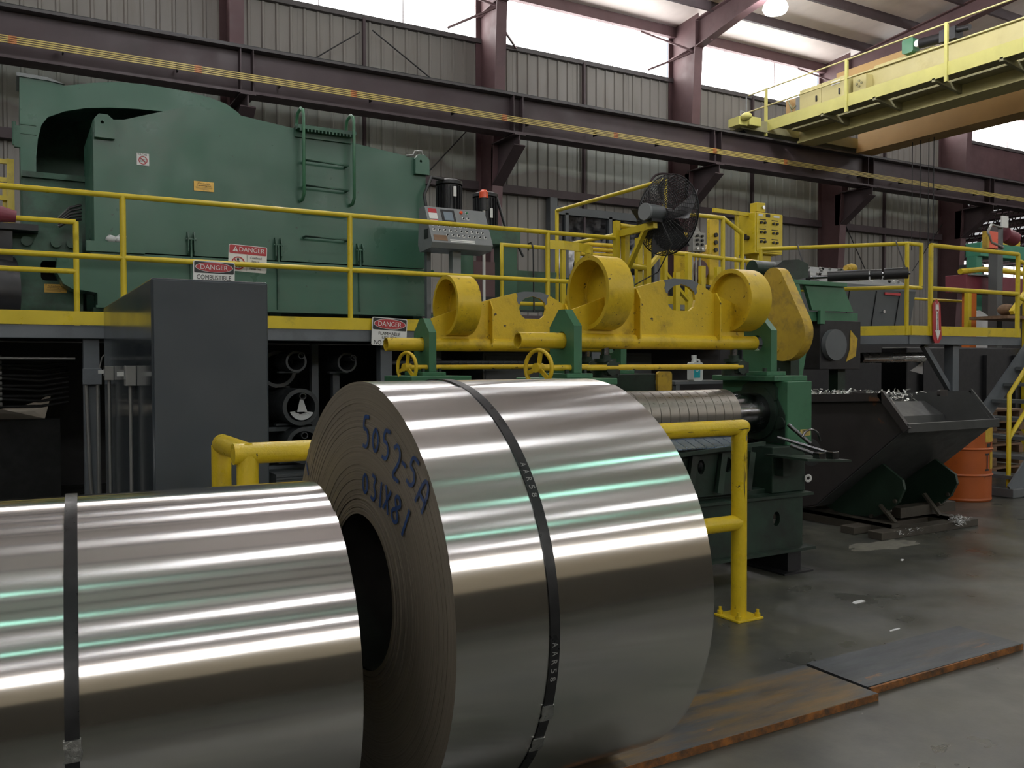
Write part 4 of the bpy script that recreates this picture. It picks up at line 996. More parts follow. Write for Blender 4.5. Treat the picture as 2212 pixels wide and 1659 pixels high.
# stored steel sleeves, seen end-on below the platform
def sleeve(x, y, z, ro, ri, L, label, inner=True, off=(0.055, 0.05), rin=0.035):
    t = thing('steel_sleeve', label, 'steel tube', (x, y, z), 0, 'steel sleeves under the platform')
    bm = nbm(); tube(bm, (0, 0, 0), (0, L, 0), ro, ri, 40); part(t, 'shell', bm, M['steelroll'], local=True)
    if inner:
        bm = nbm(); tube(bm, (off[0], -0.03, off[1]), (off[0], L + 0.02, off[1]), rin, rin - 0.008, 20); part(t, 'core_pipe', bm, M['steelroll'], local=True)
    bm = nbm(); box(bm, -ro, ro, 0.25, 0.33, -ro - 0.012, -ro + 0.006); part(t, 'cradle', bm, M['steel'], local=True)
    return t
sleeve(2.357, 8.30, 1.515, 0.102, 0.082, 0.42, 'grey steel sleeve end with inner pipe, uppermost beside the cabinet', off=(0.045, 0.058), rin=0.033)
sleeve(2.30, 8.75, 1.44, 0.185, 0.15, 1.4, 'larger dark sleeve ring behind the uppermost sleeve', inner=False)
sleeve(2.867, 8.30, 1.505, 0.098, 0.080, 1.6, 'grey steel sleeve end with inner pipe, farther from the cabinet than the others', off=(0.055, 0.045), rin=0.030)
ms = sleeve(2.40, 8.30, 1.075, 0.178, 0.140, 1.6, 'large grey sleeve with white crumpled paper inside, middle one beside the cabinet', off=(0.01, 0.105), rin=0.033)
sleeve(2.43, 8.30, 0.70, 0.178, 0.140, 1.6, 'large grey sleeve lowest in the pile behind the yellow guard rail', off=(-0.005, 0.10), rin=0.033)
bm = nbm()
for k in range(9):
    a = radians(200 + 15 * k); r0 = 0.125
    p = [(2.40 + r0 * cos(a), 8.27, 1.075 + r0 * sin(a)), (2.40 + r0 * cos(a + 0.26), 8.27, 1.075 + r0 * sin(a + 0.26))]
    v = [bm.verts.new(p[0]), bm.verts.new(p[1]), bm.verts.new((2.40 + (0.07 - 0.02 * (k % 3)) * cos(a + 0.26), 8.32, 1.06 + 0.055 * sin(a + 0.26))), bm.verts.new((2.40 + (0.07 - 0.02 * ((k + 2) % 3)) * cos(a), 8.32, 1.06 + 0.055 * sin(a)))]
    face(bm, v)
v = [bm.verts.new(q) for q in ((2.385, 8.285, 1.15), (2.415, 8.285, 1.15), (2.455, 8.28, 1.03), (2.355, 8.28, 1.03))]; face(bm, v)
solo('paper_liner', bm, M['paper'], 'torn white paper crumpled inside the middle steel sleeve', 'paper', None, (2.4, 8.28, 1.07))
rk = thing('sleeve_rack', 'grey upright rack holding the steel sleeves under the platform', 'rack', (2.6, 9.0, 0))
for x, z1 in ((2.64, 1.70), (2.86, 1.40), (2.10, 1.70)):
    part(rk, 'upright', box(nbm(), x - 0.035, x + 0.035, 8.62, 8.70, 0, z1), M['steel'])
for z in (0.86, 0.48): part(rk, 'shelf_bar', box(nbm(), 2.05, 3.1, 8.55, 8.62, z - 0.03, z + 0.01), M['steel'])
bm = nbm(); box(bm, 2.1, 2.75, 8.1, 8.9, 0.30, 0.46)
for k in range(6): box(bm, 2.1, 2.75, 8.09, 8.1, 0.31 + 0.025 * k, 0.325 + 0.025 * k)
solo('strapping_bundle', bm, M['greydark'], 'dark bundle of flat steel strips lying behind the guard rail', 'bundle', None, (2.4, 8.5, 0.3))

# slack loop of strip and hoses in the dark, lower left
bm = nbm(); prism(bm, [(-0.9, 0.985), (0.24, 0.985), (0.30, 1.22), (0.20, 1.155), (0.08, 1.115), (-0.12, 1.084), (-0.4, 1.09), (-0.9, 1.20)], 'y', 9.28, 9.284)
for v in bm.verts: v.co.y += (v.co.z - 1.0) * 0.20 + 0.25 * v.co.x * v.co.x
solo('aluminium_sheet', bm, M['dull'], 'shiny curved aluminium sheet in the dark under the platform at the left edge', 'metal sheet', None, (-0.2, 9.3, 0.985))
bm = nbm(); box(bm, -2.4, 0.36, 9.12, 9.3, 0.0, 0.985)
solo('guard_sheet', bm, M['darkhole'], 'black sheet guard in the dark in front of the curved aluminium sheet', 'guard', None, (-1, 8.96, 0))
hs = thing('hose_bank', 'bank of black hydraulic hoses in the dark below the left platform', 'hoses', (-0.2, 8.8, 1.2))
for k in range(10):
    bm = nbm(); z = 1.58 - 0.045 * k
    pipe(bm, [(-0.9, 8.6, z), (-0.35, 8.55, z - 0.01), (-0.12, 8.6, z - 0.02 - 0.02 * (k % 2)), (0.2, 8.75, z - 0.05), (0.42, 8.9, z - 0.02)], 0.013, 8); part(hs, 'hose', bm, M['rubber'])
    bm = nbm(); cyl(bm, (-0.16, 8.585, z - 0.02), (-0.10, 8.6, z - 0.02), 0.018, n=8); part(hs, 'fitting', bm, M['galv'])
bm = nbm(); box(bm, -1.0, -0.9, 8.5, 8.7, 0, 1.7); part(hs, 'valve_stand', bm, M['black'])
bm = nbm(); pipe(bm, [(-1.2, 8.3, 1.555), (0.45, 8.3, 1.545)], 0.012, 8); part(hs, 'pipe', bm, M['galv'])

# tall grey cabinets and stores below the platform to the right
for x0, x1, y, lab in ((4.55, 5.3, 8.6, 'grey control cabinet under the platform behind the nearer yellow arm'), (5.75, 6.95, 8.6, 'long slate cabinet under the platform below the yellow ring arms'), (3.55, 3.95, 8.4, 'narrow grey cabinet with a red and white sticker under the platform')):
    t = thing('control_cabinet', lab, 'cabinet', ((x0 + x1) / 2, y, 0), 0, None)
    part(t, 'body', box(nbm(), x0, x1, y, y + 0.6, 0, 1.62), M['greydark'], bevel=0.008)
    part(t, 'door', box(nbm(), x0 + 0.03, x1 - 0.03, y - 0.012, y, 0.1, 1.58), M['greydark'], bevel=0.003)
    if x0 < 3.6:
        st_ = part(t, 'warning_sticker', box(nbm(), x0 + 0.08, x0 + 0.27, y - 0.016, y - 0.012, 1.43, 1.56), M['white'], label='white sticker with a red header')
        part(st_, 'header', box(nbm(), x0 + 0.08, x0 + 0.27, y - 0.018, y - 0.016, 1.525, 1.56), M['red'])
        bm = nbm()
        for k in range(4): box(bm, x0 + 0.095, x0 + 0.255 - 0.03 * (k % 2), y - 0.0175, y - 0.016, 1.50 - 0.018 * k, 1.505 - 0.018 * k)
        part(st_, 'small_print', bm, M['ink'])
t = thing('detergent_jug', 'white plastic jug with a teal label on a shelf under the platform', 'jug', (6.27, 7.02, 1.32))
bm = nbm(); prism(bm, rrect(6.20, 6.33, 1.30, 1.50, 0.025), 'y', 6.98, 7.08); part(t, 'body', bm, M['plastic'], bevel=0.01)
bm = nbm(); cyl(bm, (6.25, 7.03, 1.50), (6.25, 7.03, 1.545), 0.03, 0.022, 14); part(t, 'neck', bm, M['plastic'])
bm = nbm(); cyl(bm, (6.25, 7.03, 1.54), (6.25, 7.03, 1.575), 0.028, n=14); part(t, 'cap', bm, M['plastic'])
bm = nbm(); pipe(bm, [(6.27, 7.03, 1.53), (6.32, 7.03, 1.52), (6.335, 7.03, 1.46), (6.32, 7.03, 1.40)], 0.012, 8); part(t, 'handle', bm, M['plastic'])
lb = part(t, 'label', box(nbm(), 6.205, 6.29, 6.976, 6.982, 1.335, 1.465), M['teal_label'], label='teal label with a white ring')
bm = nbm(); lathe(bm, [(0, 0.014), (-0.002, 0.014), (-0.002, 0.021), (0, 0.021)], (6.245, 6.975, 1.42), (0, 1, 0), 18); part(lb, 'ring_print', bm, M['plastic'])
t = thing('tool_bench', 'dark steel bench under the platform carrying the white jug', 'bench', (6.4, 7.2, 0))
part(t, 'top', box(nbm(), 5.9, 7.2, 6.92, 7.5, 1.27, 1.30), M['greydark'])
for x in (5.95, 7.15):
    for y in (6.96, 7.45): part(t, 'leg', box(nbm(), x - 0.025, x + 0.025, y - 0.025, y + 0.025, 0, 1.27), M['greydark'])
bm = nbm(); tube(bm, (9.6, 7.6, 1.55), (10.9, 7.6, 1.56), 0.07, 0.06, 20)
solo('silver_duct', bm, M['bright'], 'shiny silver tube hanging in the dark under the right platform', 'tube', None, (10.2, 7.6, 1.55))
bm = nbm()
prism(bm, [(10.35, 1.38), (10.62, 1.33), (10.62, 1.50), (10.5, 1.44)], 'y', 7.4, 7.42)
solo('paper_sheet', bm, M['paper'], 'torn white sheet hanging under the platform near the steps', 'paper', None, (10.5, 7.41, 1.4))
bm = nbm(); pipe(bm, [(3.2, 8.2, 1.50), (4.0, 8.2, 1.505), (4.9, 8.2, 1.50)], 0.022, 8)
for k in range(10): cyl(bm, (3.95 + 0.09 * k, 8.2, 1.50), (3.99 + 0.09 * k, 8.2, 1.505), 0.027, n=8)
solo('spiral_hose', bm, M['steelroll'], 'ribbed grey hose running behind the nearer handwheel', 'hose', None, (4.0, 8.2, 1.5))

# ================================================================== SLITTER WITH YELLOW OVERARMS
def overarm(y, x0, label, ring_gap, stub, first_r, second_r, group):
    """pipe, gable plate, two ring heads; x0 is the left ring face"""
    t = thing('ring_arm', label, 'machine arm', (x0, y, 1.642), 0, group)
    bm = nbm(); tube(bm, (x0 - stub, y, 1.642), (x0 - 0.30, y, 1.642), 0.052, 0.044, 28); cyl(bm, (x0 - 0.30, y, 1.642), (x0 + 1.52, y, 1.642), 0.052, n=28, caps=True); part(t, 'pipe', bm, M['ochre'])
    R1, R2 = first_r, second_r; zc = 1.960; L = 0.20
    g = x0 + ring_gap
    # gable-topped plate with a lifting eye
    pk = x0 + 0.80
    zt = 2.088
    outl = [(x0 - 0.13, 1.675), (g + 0.14, 1.675), (g + 0.14, 1.885), (g + 0.01, 1.94), (g - 0.165, 1.998), (pk + 0.17, 2.062), (pk + 0.08, zt), (pk - 0.08, zt), (pk - 0.17, 2.072), (x0 + 0.40, 2.014), (x0 + 0.15, 1.943), (x0 - 0.13, 1.845)]
    hole = [(pk - 0.13, 1.945), (pk - 0.115, 1.895), (pk - 0.075, 1.865), (pk + 0.075, 1.865), (pk + 0.115, 1.895), (pk + 0.13, 1.945), (pk + 0.118, 2.0), (pk + 0.07, 2.035), (pk, 2.052), (pk - 0.07, 2.035), (pk - 0.118, 2.0)]
    bm = nbm(); prism(bm, outl, 'y', y - 0.011, y + 0.011, holes=[hole]); o = part(t, 'gable_plate', bm, M['ochre'])
    cap = [(pk - 0.16, 2.073), (pk - 0.145, 2.05), (pk - 0.155, 2.02), (pk - 0.138, 1.985), (pk - 0.122, 1.982), (pk - 0.119, 2.0), (pk - 0.071, 2.036), (pk, 2.053), (pk + 0.071, 2.036), (pk + 0.119, 2.0), (pk + 0.124, 1.98), (pk + 0.145, 1.995), (pk + 0.14, 2.03), (pk + 0.16, 2.065), (pk + 0.08, zt + 0.001), (pk - 0.08, zt + 0.001)]
    bm = nbm(); prism(bm, cap, 'y', y - 0.0125, y - 0.0112); part(t, 'bare_steel_patch', bm, M['steel'], label='bare grey steel round the lifting eye')
    for x in (x0 + 0.39, g - 0.15):
        bm = nbm(); prism(bm, [(y - 0.075, 1.66), (y - 0.012, 1.66), (y - 0.012, 2.0), (y - 0.03, 2.0), (y - 0.075, 1.93)], 'x', x - 0.006, x + 0.006); prism(bm, [(y + 0.075, 1.66), (y + 0.012, 1.66), (y + 0.012, 2.0), (y + 0.03, 2.0), (y + 0.075, 1.93)], 'x', x - 0.006, x + 0.006)
        part(t, 'gusset', bm, M['ochre'])
    for k, (xr, R) in enumerate(((x0, R1), (g, R2))):
        bm = nbm(); zc_ = 1.717 + R if k == 0 else 1.728 + R
        lathe(bm, [(0.185, R - 0.03), (0.0, R - 0.03), (0.0, R), (L, R), (L, R - 0.03), (0.185, R - 0.03)], (xr, y, zc_), (1, 0, 0), 48)
        rg = part(t, 'ring', bm, M['ochre'])
        bm = nbm(); dx = 0.13 if k == 0 else 0.045
        if k == 0: lathe(bm, [(dx, 0.0), (dx + 0.01, R - 0.032)], (xr, y, zc_), (1, 0, 0), 40, smooth=False)
        else: lathe(bm, [(dx, 0.0), (dx, R - 0.03)], (xr, y, zc_), (1, 0, 0), 40, smooth=False)
        part(rg, 'web_disc', bm, M['ochre'])
    return t
XA, XB = 2.956, 3.303
overarm(4.76, XB, 'front yellow arm carrying two big open rings and an eyed gable plate', 1.265, 0.535, 0.246, 0.228, 'yellow ring arms')
overarm(6.22, XA, 'rear yellow arm with an open ring nearest the danger sign', 1.265, 0.50, 0.237, 0.228, 'yellow ring arms')

def post(x, y, label):
    t = thing('bearing_post', label, 'machine post', (x, y, 1.40), 0, 'green posts holding the yellow arms')
    bm = nbm(); prism(bm, [(y - 0.145, 1.43), (y + 0.145, 1.43), (y + 0.145, 1.735), (y + 0.035, 1.845), (y - 0.035, 1.845), (y - 0.145, 1.735)], 'x', x - 0.03, x + 0.03, holes=[ell(y, 1.642, 0.060, 0.060, 20)]); part(t, 'plate', bm, M['green2'], bevel=0.004)
    bp = part(t, 'base_flange', box(nbm(), x - 0.10, x + 0.10, y - 0.17, y + 0.17, 1.40, 1.43), M['green2'], bevel=0.004)
    for dy in (-0.12, 0.12):
        for dx in (-0.07, 0.07):
            bm = nbm(); cyl(bm, (x + dx, y + dy, 1.43), (x + dx, y + dy, 1.455), 0.016, n=6); part(bp, 'bolt', bm, M['green2d'])
for x, y, lab in ((3.13, 4.76, 'pointed green post at the near end of the front yellow arm'), (4.88, 4.76, 'pointed green post beside the yellow belt guard at the right'), (2.78, 6.22, 'pointed green post at the left end of the rear yellow arm'), (4.60, 6.22, 'green post half hidden below the middle of the front arm')):
    post(x, y, lab)

# screw jacks under the arm ends
for x, y, lab in ((4.62, 4.76, 'dark green screw jack under the right end of the front arm'), (3.45, 4.76, 'dark green screw jack just right of the near pointed post'), (4.32, 6.22, 'dark green screw jack under the rear arm seen below the front plate')):
    t = thing('screw_jack', lab, 'jack', (x, y, 1.40), 0, 'screw jacks under the arms')
    bm = nbm(); lathe(bm, [(0, 0), (0, 0.09), (0.06, 0.09), (0.06, 0.06), (0.10, 0.06), (0.10, 0.075), (0.125, 0.075), (0.125, 0.04), (0.15, 0.04), (0.15, 0.0)], (x, y, 1.40), (0, 0, 1), 24); part(t, 'body', bm, M['green2d'])
    bm = nbm(); cyl(bm, (x, y, 1.54), (x, y, 1.60), 0.028, n=16); part(t, 'spindle', bm, M['shaft'])
    bm = nbm(); lathe(bm, [(0, 0), (0, 0.05), (0.05, 0.05), (0.05, 0)], (x - 0.02, y - 0.115, 1.462), (0, 1, 0), 16); box(bm, x - 0.06, x + 0.05, y - 0.10, y, 1.42, 1.50); part(t, 'gear_box', bm, M['green2d'])
for (x0, x1, y, lab) in ((2.88, 4.60, 4.66, 'thin worn yellow shaft joining the front handwheel to its jack'), (2.60, 4.30, 6.12, 'thin worn yellow shaft joining the rear handwheel to its jack')):
    bm = nbm(); cyl(bm, (x0, y, 1.466), (x1, y, 1.466), 0.0195, n=14)
    solo('drive_shaft', bm, M['ochre'], lab, 'shaft', 'yellow drive shafts', (x0, y, 1.466))
def handwheel(x, y, label):
    t = thing('handwheel', label, 'handwheel', (x, y, 1.466), radians(16), 'yellow handwheels')
    bm = nbm(); R = 0.112
    for k in range(28):
        pass
    pts = [(0, R * cos(2 * pi * k / 28), R * sin(2 * pi * k / 28)) for k in range(28)]; rings = []
    for p in pts:
        u = Vector(p).normalized(); rings.append([bm.verts.new(Vector(p) + u * (0.0135 * cos(2 * pi * j / 8)) + Vector((0.0135 * sin(2 * pi * j / 8), 0, 0))) for j in range(8)])
    for i in range(28):
        for j in range(8): face(bm, [rings[i][j], rings[(i + 1) % 28][j], rings[(i + 1) % 28][(j + 1) % 8], rings[i][(j + 1) % 8]], True)
    part(t, 'rim', bm, M['ochre'], local=True)
    for a in (100, 220, 340):
        bm = nbm(); bar(bm, (0, 0.02 * cos(radians(a)), 0.02 * sin(radians(a))), (0, R * cos(radians(a)), R * sin(radians(a))), 0.026, 0.014, up=(1, 0, 0)); part(t, 'spoke', bm, M['ochre'], local=True)
    bm = nbm(); lathe(bm, [(-0.03, 0), (-0.03, 0.012), (-0.03, 0.03), (0.03, 0.03), (0.03, 0)], (0, 0, 0), (1, 0, 0), 18); part(t, 'hub', bm, M['ochre'], local=True)
    bm = nbm(); cyl(bm, (-0.02, -0.01, -R), (-0.07, -0.01, -R), 0.010, n=10); part(t, 'crank_pin', bm, M['ochre'], local=True)
handwheel(2.862, 4.66, 'yellow handwheel under the front arm pipe, above the coil')
handwheel(2.585, 6.12, 'yellow handwheel with a crank pin under the rear arm pipe')

sl = thing('slitter_frame', 'oily green slitter frame with an arbor housing behind the guard rail', 'machine', (4.5, 4.7, 0))
# right housing
part(sl, 'housing', box(nbm(), 4.80, 5.05, 4.41, 5.07, 0.90, 1.36), M['green2'], bevel=0.006)
bm = nbm(); prism(bm, [(4.43, 0.91), (5.06, 0.91), (5.06, 1.16), (4.95, 1.27), (4.70, 1.31), (4.50, 1.24), (4.43, 1.12)], 'x', 4.792, 4.80); part(sl, 'oily_cheek', bm, M['green2d'], label='oil-blackened cheek round the shaft')
part(sl, 'top_plate', box(nbm(), 4.72, 5.06, 4.46, 5.10, 1.36, 1.40), M['green2'], bevel=0.006)
bm = nbm(); prism(bm, [(4.50, 1.22), (4.86, 1.22), (4.83, 1.32), (4.78, 1.35), (4.54, 1.35), (4.50, 1.31)], 'x', 4.775, 4.80, holes=[ell(4.60, 1.29, 0.018, 0.018, 10), ell(4.77, 1.29, 0.018, 0.018, 10)]); part(sl, 'bearing_cap', bm, M['green2d'], bevel=0.004)
bm = nbm(); lathe(bm, [(0, 0.14), (0, 0.20), (0.03, 0.20)], (4.77, 4.69, 1.125), (1, 0, 0), 32); cyl(bm, (4.78, 4.47, 1.06), (4.80, 4.47, 1.06), 0.045, n=18); part(sl, 'bearing_ring', bm, M['green2d'])
cs = part(sl, 'caution_label', box(nbm(), 4.93, 5.03, 4.404, 4.41, 0.965, 1.01), M['cond'], label='small yellow caution label')
part(cs, 'lettering', letters('CAUTION', 0.075, 0.016, (4.98, 4.4038, 1.0), (1, 0, 0), (0, 0, 1)), M['ink'])
bm = nbm()
for k in range(3): box(bm, 4.94, 5.02, 4.4035, 4.404, 0.972 + 0.007 * k, 0.974 + 0.007 * k)
part(cs, 'small_print', bm, M['ink'])
# left housings and rear base blocks
part(sl, 'housing', box(nbm(), 2.98, 3.25, 4.45, 5.05, 0.30, 1.36), M['green2'], bevel=0.006)
part(sl, 'top_plate', box(nbm(), 2.95, 3.30, 4.42, 5.10, 1.36, 1.40), M['green2'], bevel=0.006)
part(sl, 'rear_block', box(nbm(), 2.55, 3.05, 5.95, 6.5, 0.4, 1.40), M['green2'], bevel=0.006)
part(sl, 'rear_block', box(nbm(), 4.12, 4.85, 5.95, 6.5, 0.4, 1.40), M['green2d'], bevel=0.006)
bm = nbm(); prism(bm, rrect(4.86, 5.02, 1.24, 1.42, 0.03), 'y', 5.93, 5.96); part(sl, 'yellow_stop', bm, M['guard'])
# upper arbor
ar = part(sl, 'upper_arbor', cyl(nbm(), (4.30, 4.69, 1.125), (4.80, 4.69, 1.125), 0.145, n=40), M['shaft'])
bm = nbm(); cyl(bm, (3.25, 4.69, 1.125), (4.30, 4.69, 1.125), 0.15, n=24); part(ar, 'core', bm, M['shaft'])
bm0 = nbm(); lathe(bm0, [(0.0, 0.15), (0.0, 0.176), (0.002, 0.178), (0.0755, 0.178), (0.0775, 0.176), (0.0775, 0.15)], (0, 0, 0), (1, 0, 0), 56)
fs = None
for k in range(14):
    x = 3.33 + 0.0805 * k
    if fs is None: fs = part(ar, 'spacer_ring', bm0, M['spacer'], local=True); o = fs
    else: o = fs.copy(); COL.objects.link(o); o.parent = ar
    o.location = Vector((x, 4.69, 1.125)) - Vector(sl.location)
bm = nbm(); lathe(bm, [(0, 0.15), (0, 0.185), (0.02, 0.185), (0.02, 0.15)], (3.305, 4.69, 1.125), (1, 0, 0), 56); part(ar, 'end_ring', bm, M['spacer'])
# lower arbor with bluish strips
bm = nbm(); cyl(bm, (3.25, 4.75, 0.80), (4.80, 4.75, 0.80), 0.13, n=32); part(sl, 'lower_arbor', bm, M['shaft'])
bm1 = nbm(); prism(bm1, [(4.30, 0.938), (4.42, 0.985), (4.52, 0.998), (4.52, 0.994), (4.42, 0.980), (4.30, 0.932)], 'x', 0.0, 0.078); fs = None
for k in range(11):
    x = 3.36 + 0.0825 * k
    if fs is None: fs = part(sl, 'strip', bm1, M['strip'], local=True, label='bluish slit metal strip'); fs_base = True; o = fs
    else: o = fs.copy(); COL.objects.link(o); o.parent = sl
    o.location = Vector((x, 0, 0)) - Vector(sl.location)
bm = nbm(); prism(bm, [(3.40, 0.90), (4.45, 0.955), (4.45, 0.93), (3.40, 0.875)], 'y', 4.28, 4.31); part(sl, 'strip_edge_bar', bm, M['green2d'])
bm = nbm(); prism(bm, [(3.35, 0.60), (4.42, 0.60), (4.42, 0.92), (3.35, 0.90)], 'y', 4.38, 4.40, holes=[ell(3.96, 0.80, 0.032, 0.05, 16), ell(4.20, 0.80, 0.034, 0.052, 16), ell(3.70, 0.80, 0.03, 0.05, 16)]); part(sl, 'holed_plate', bm, M['green2d'])
for x in (3.82, 4.08, 4.34):
    bm = nbm(); bar(bm, (x, 4.34, 0.62), (x + 0.06, 4.36, 0.88), 0.05, 0.03); part(sl, 'gusset', bm, M['green2d'])
# bed, lower beam and leg
part(sl, 'bed', box(nbm(), 3.1, 4.95, 4.45, 5.2, 0.46, 0.60), M['green2d'], bevel=0.006)
bm = nbm(); prism(bm, [(3.1, 0.185), (4.88, 0.185), (4.88, 0.55), (3.1, 0.55)], 'y', 4.34, 4.38, holes=[ell(4.62, 0.40, 0.035, 0.052, 18), ell(3.9, 0.40, 0.035, 0.052, 18)]); part(sl, 'beam', bm, M['green2d'])
part(sl, 'beam_flange', box(nbm(), 3.1, 4.95, 4.28, 4.44, 0.165, 0.185), M['green2d'])
part(sl, 'beam_flange', box(nbm(), 3.1, 4.95, 4.30, 4.44, 0.55, 0.57), M['green2d'])
part(sl, 'end_block', box(nbm(), 4.62, 4.95, 4.38, 4.8, 0.57, 0.90), M['green2d'], bevel=0.008)
part(sl, 'leg', box(nbm(), 4.74, 4.87, 4.345, 5.1, 0.012, 0.165), M['black'])
part(sl, 'leg', box(nbm(), 3.15, 3.30, 4.40, 5.1, 0.012, 0.30), M['black'])
part(sl, 'foot_plate', box(nbm(), 4.66, 4.95, 4.30, 5.15, 0, 0.012), M['black'])
tr = thing('tool_tray', 'oily steel tray of levers and hand tools beside the slitter', 'tray', (4.85, 4.15, 0.85))
bm = nbm(); prism(bm, [(4.52, 0.86), (4.95, 0.83), (4.95, 0.815), (4.52, 0.845)], 'y', 3.98, 4.36); part(tr, 'tray', bm, M['green2d'])
part(tr, 'bracket', box(nbm(), 4.64, 4.72, 4.30, 4.42, 0.70, 0.85), M['green2d'])
for p0, p1, r0 in (((4.58, 4.3, 0.98), (4.86, 4.08, 0.87), 0.012), ((4.72, 4.33, 1.06), (4.80, 4.2, 0.93), 0.014), ((4.6, 4.2, 0.93), (4.72, 4.05, 0.86), 0.014)):
    bm = nbm(); cyl(bm, p0, p1, r0, n=10); part(tr, 'lever', bm, M['shaft'])
bm = nbm(); pipe(bm, arc((4.80, 4.2, 0.93), 0.10, 10, 150, 8, 'xz'), 0.008, 8); part(tr, 'hoop', bm, M['shaft'])
for x in (4.66, 4.79): part(tr, 'block', box(nbm(), x, x + 0.06, 4.0, 4.06, 0.84, 0.89), M['shaft'], bevel=0.003)
bm = nbm()
lathe(bm, [(0, 0.012), (-0.004, 0.020), (0, 0.030), (0.004, 0.020), (0, 0.012)], (4.96, 4.36, 0.66), (0.3, 1, 0), 16)
solo('tape_ring', bm, M['white'], 'small white ring hanging on the frame end beside the hopper', 'ring', None, (4.96, 4.36, 0.66))

# yellow belt guard and green drive stand
bg = thing('belt_guard', 'worn yellow teardrop belt guard right of the ring arms', 'guard', (5.47, 5.05, 1.5))
def hull(P):
    P = sorted(set((round(a, 5), round(b, 5)) for a, b in P))
    def half(Q):
        h = []
        for p in Q:
            while len(h) > 1 and (h[-1][0] - h[-2][0]) * (p[1] - h[-2][1]) - (h[-1][1] - h[-2][1]) * (p[0] - h[-2][0]) <= 0: h.pop()
            h.append(p)
        return h[:-1]
    return half(P) + half(P[::-1])
outl = hull(ell(5.155, 2.165, 0.112, 0.112, 40) + ell(5.045, 1.735, 0.228, 0.228, 48))
bm = nbm(); prism(bm, outl, 'x', 5.43, 5.53, smooth=False); part(bg, 'cover', bm, M['guard'], bevel=0.008)
bm = nbm(); cyl(bm, (5.425, 5.08, 2.16), (5.43, 5.08, 2.16), 0.02, n=10); cyl(bm, (5.425, 5.10, 1.6), (5.43, 5.10, 1.6), 0.016, n=10); part(bg, 'bolt', bm, M['guard'])
part(bg, 'stand', box(nbm(), 5.53, 5.63, 5.05, 5.2, 0, 2.0), M['green2d'])
ds = thing('drive_stand', 'green motor stand with a black motor box behind the yellow belt guard', 'machine', (7.2, 6.5, 0))
part(ds, 'top_plate', box(nbm(), 6.85, 7.75, 6.3, 6.8, 2.30, 2.345), M['green2'], bevel=0.005)
bm = nbm(); prism(bm, [(7.15, 2.30), (7.74, 2.30), (7.90, 2.04), (7.26, 2.04)], 'y', 6.34, 6.38); part(ds, 'apron', bm, M['green2'])
bm = nbm(); prism(bm, [(6.75, 1.3), (7.06, 1.3), (7.17, 1.78), (7.02, 2.30), (6.82, 2.30)], 'y', 6.30, 6.34); part(ds, 'side_web', bm, M['green2'])
bm = nbm(); prism(bm, [(6.75, 2.345), (7.02, 2.345), (7.26, 2.39), (7.26, 2.53), (7.12, 2.57), (6.9, 2.55), (6.75, 2.46)], 'y', 6.4, 6.6); cyl(bm, (6.85, 6.5, 2.46), (6.55, 6.5, 2.46), 0.08, n=18); part(ds, 'gear_head', bm, M['green2d'])
bm = nbm(); box(bm, 7.36, 7.43, 6.32, 6.36, 1.90, 2.04); box(bm, 7.25, 8.02, 6.38, 6.6, 1.93, 2.03); part(ds, 'bracket', bm, M['green2'])
mbx = part(ds, 'motor_box', box(nbm(), 7.38, 8.02, 6.34, 6.85, 1.42, 1.94), M['black'], bevel=0.006)
bm = nbm(); lathe(bm, [(0, 0.0), (0, 0.165), (0.3, 0.165)], (7.56, 6.28, 1.68), (0, 1, 0), 28); part(mbx, 'motor', bm, M['greydark'])
bm = nbm(); prism(bm, [(7.78, 1.50), (7.93, 1.56), (7.96, 1.75), (7.85, 1.84), (7.84, 1.63)], 'y', 6.332, 6.34); part(mbx, 'worn_patch', bm, M['guard'], label='patch of worn yellow paint')
for x in (6.95, 7.85): part(ds, 'leg', box(nbm(), x - 0.06, x + 0.06, 6.45, 6.57, 0, 2.0), M['green2d'])
part(ds, 'base', box(nbm(), 6.8, 8.0, 6.3, 6.85, 0.0, 0.10), M['black'])

# ================================================================== ON THE PLATFORM, RIGHT OF THE GREEN MACHINE
con = thing('operator_console', 'grey sloping operator console with screen and rows of switches', 'console', (4.25, 8.8, 1.81))
def tilt(p, x, s, t):
    """point on the sloping face: s up the slope, t out of it"""
    b = Vector((0, 8.52, 2.80)); u = Vector((0, 0.20, 0.41)).normalized(); n = Vector((0, -0.41, 0.20)).normalized()
    return Vector((x, 0, 0)) + b + u * s + n * t
sl_len = math.hypot(0.20, 0.41)
bm = nbm(); prism(bm, [(8.52, 2.80), (8.72, 3.21), (8.86, 3.21), (8.9, 2.80), (8.85, 2.72), (8.56, 2.74)], 'x', 3.90, 4.64); part(con, 'housing', bm, M['greybox'], bevel=0.006)
part(con, 'column', box(nbm(), 4.21, 4.31, 8.66, 8.76, 1.83, 2.76), M['greybox'])
part(con, 'column', box(nbm(), 3.96, 4.01, 8.8, 8.86, 1.83, 2.76), M['greydark'])
part(con, 'base_plate', box(nbm(), 4.1, 4.42, 8.55, 8.9, 1.81, 1.83), M['greydark'])
def slab(x0, x1, s0, s1, t0, t1):
    bm = nbm(); vs = []
    for t in (t0, t1):
        for s in (s0, s1):
            for x in (x0, x1): vs.append(bm.verts.new(tilt(None, x, s, t)))
    for q in ((0, 1, 3, 2), (4, 6, 7, 5), (0, 4, 5, 1), (2, 3, 7, 6), (0, 2, 6, 4), (1, 5, 7, 3)): face(bm, [vs[i] for i in q])
    return bm
X_T = (1, 0, 0); Y_T = (0, 0.20, 0.41)
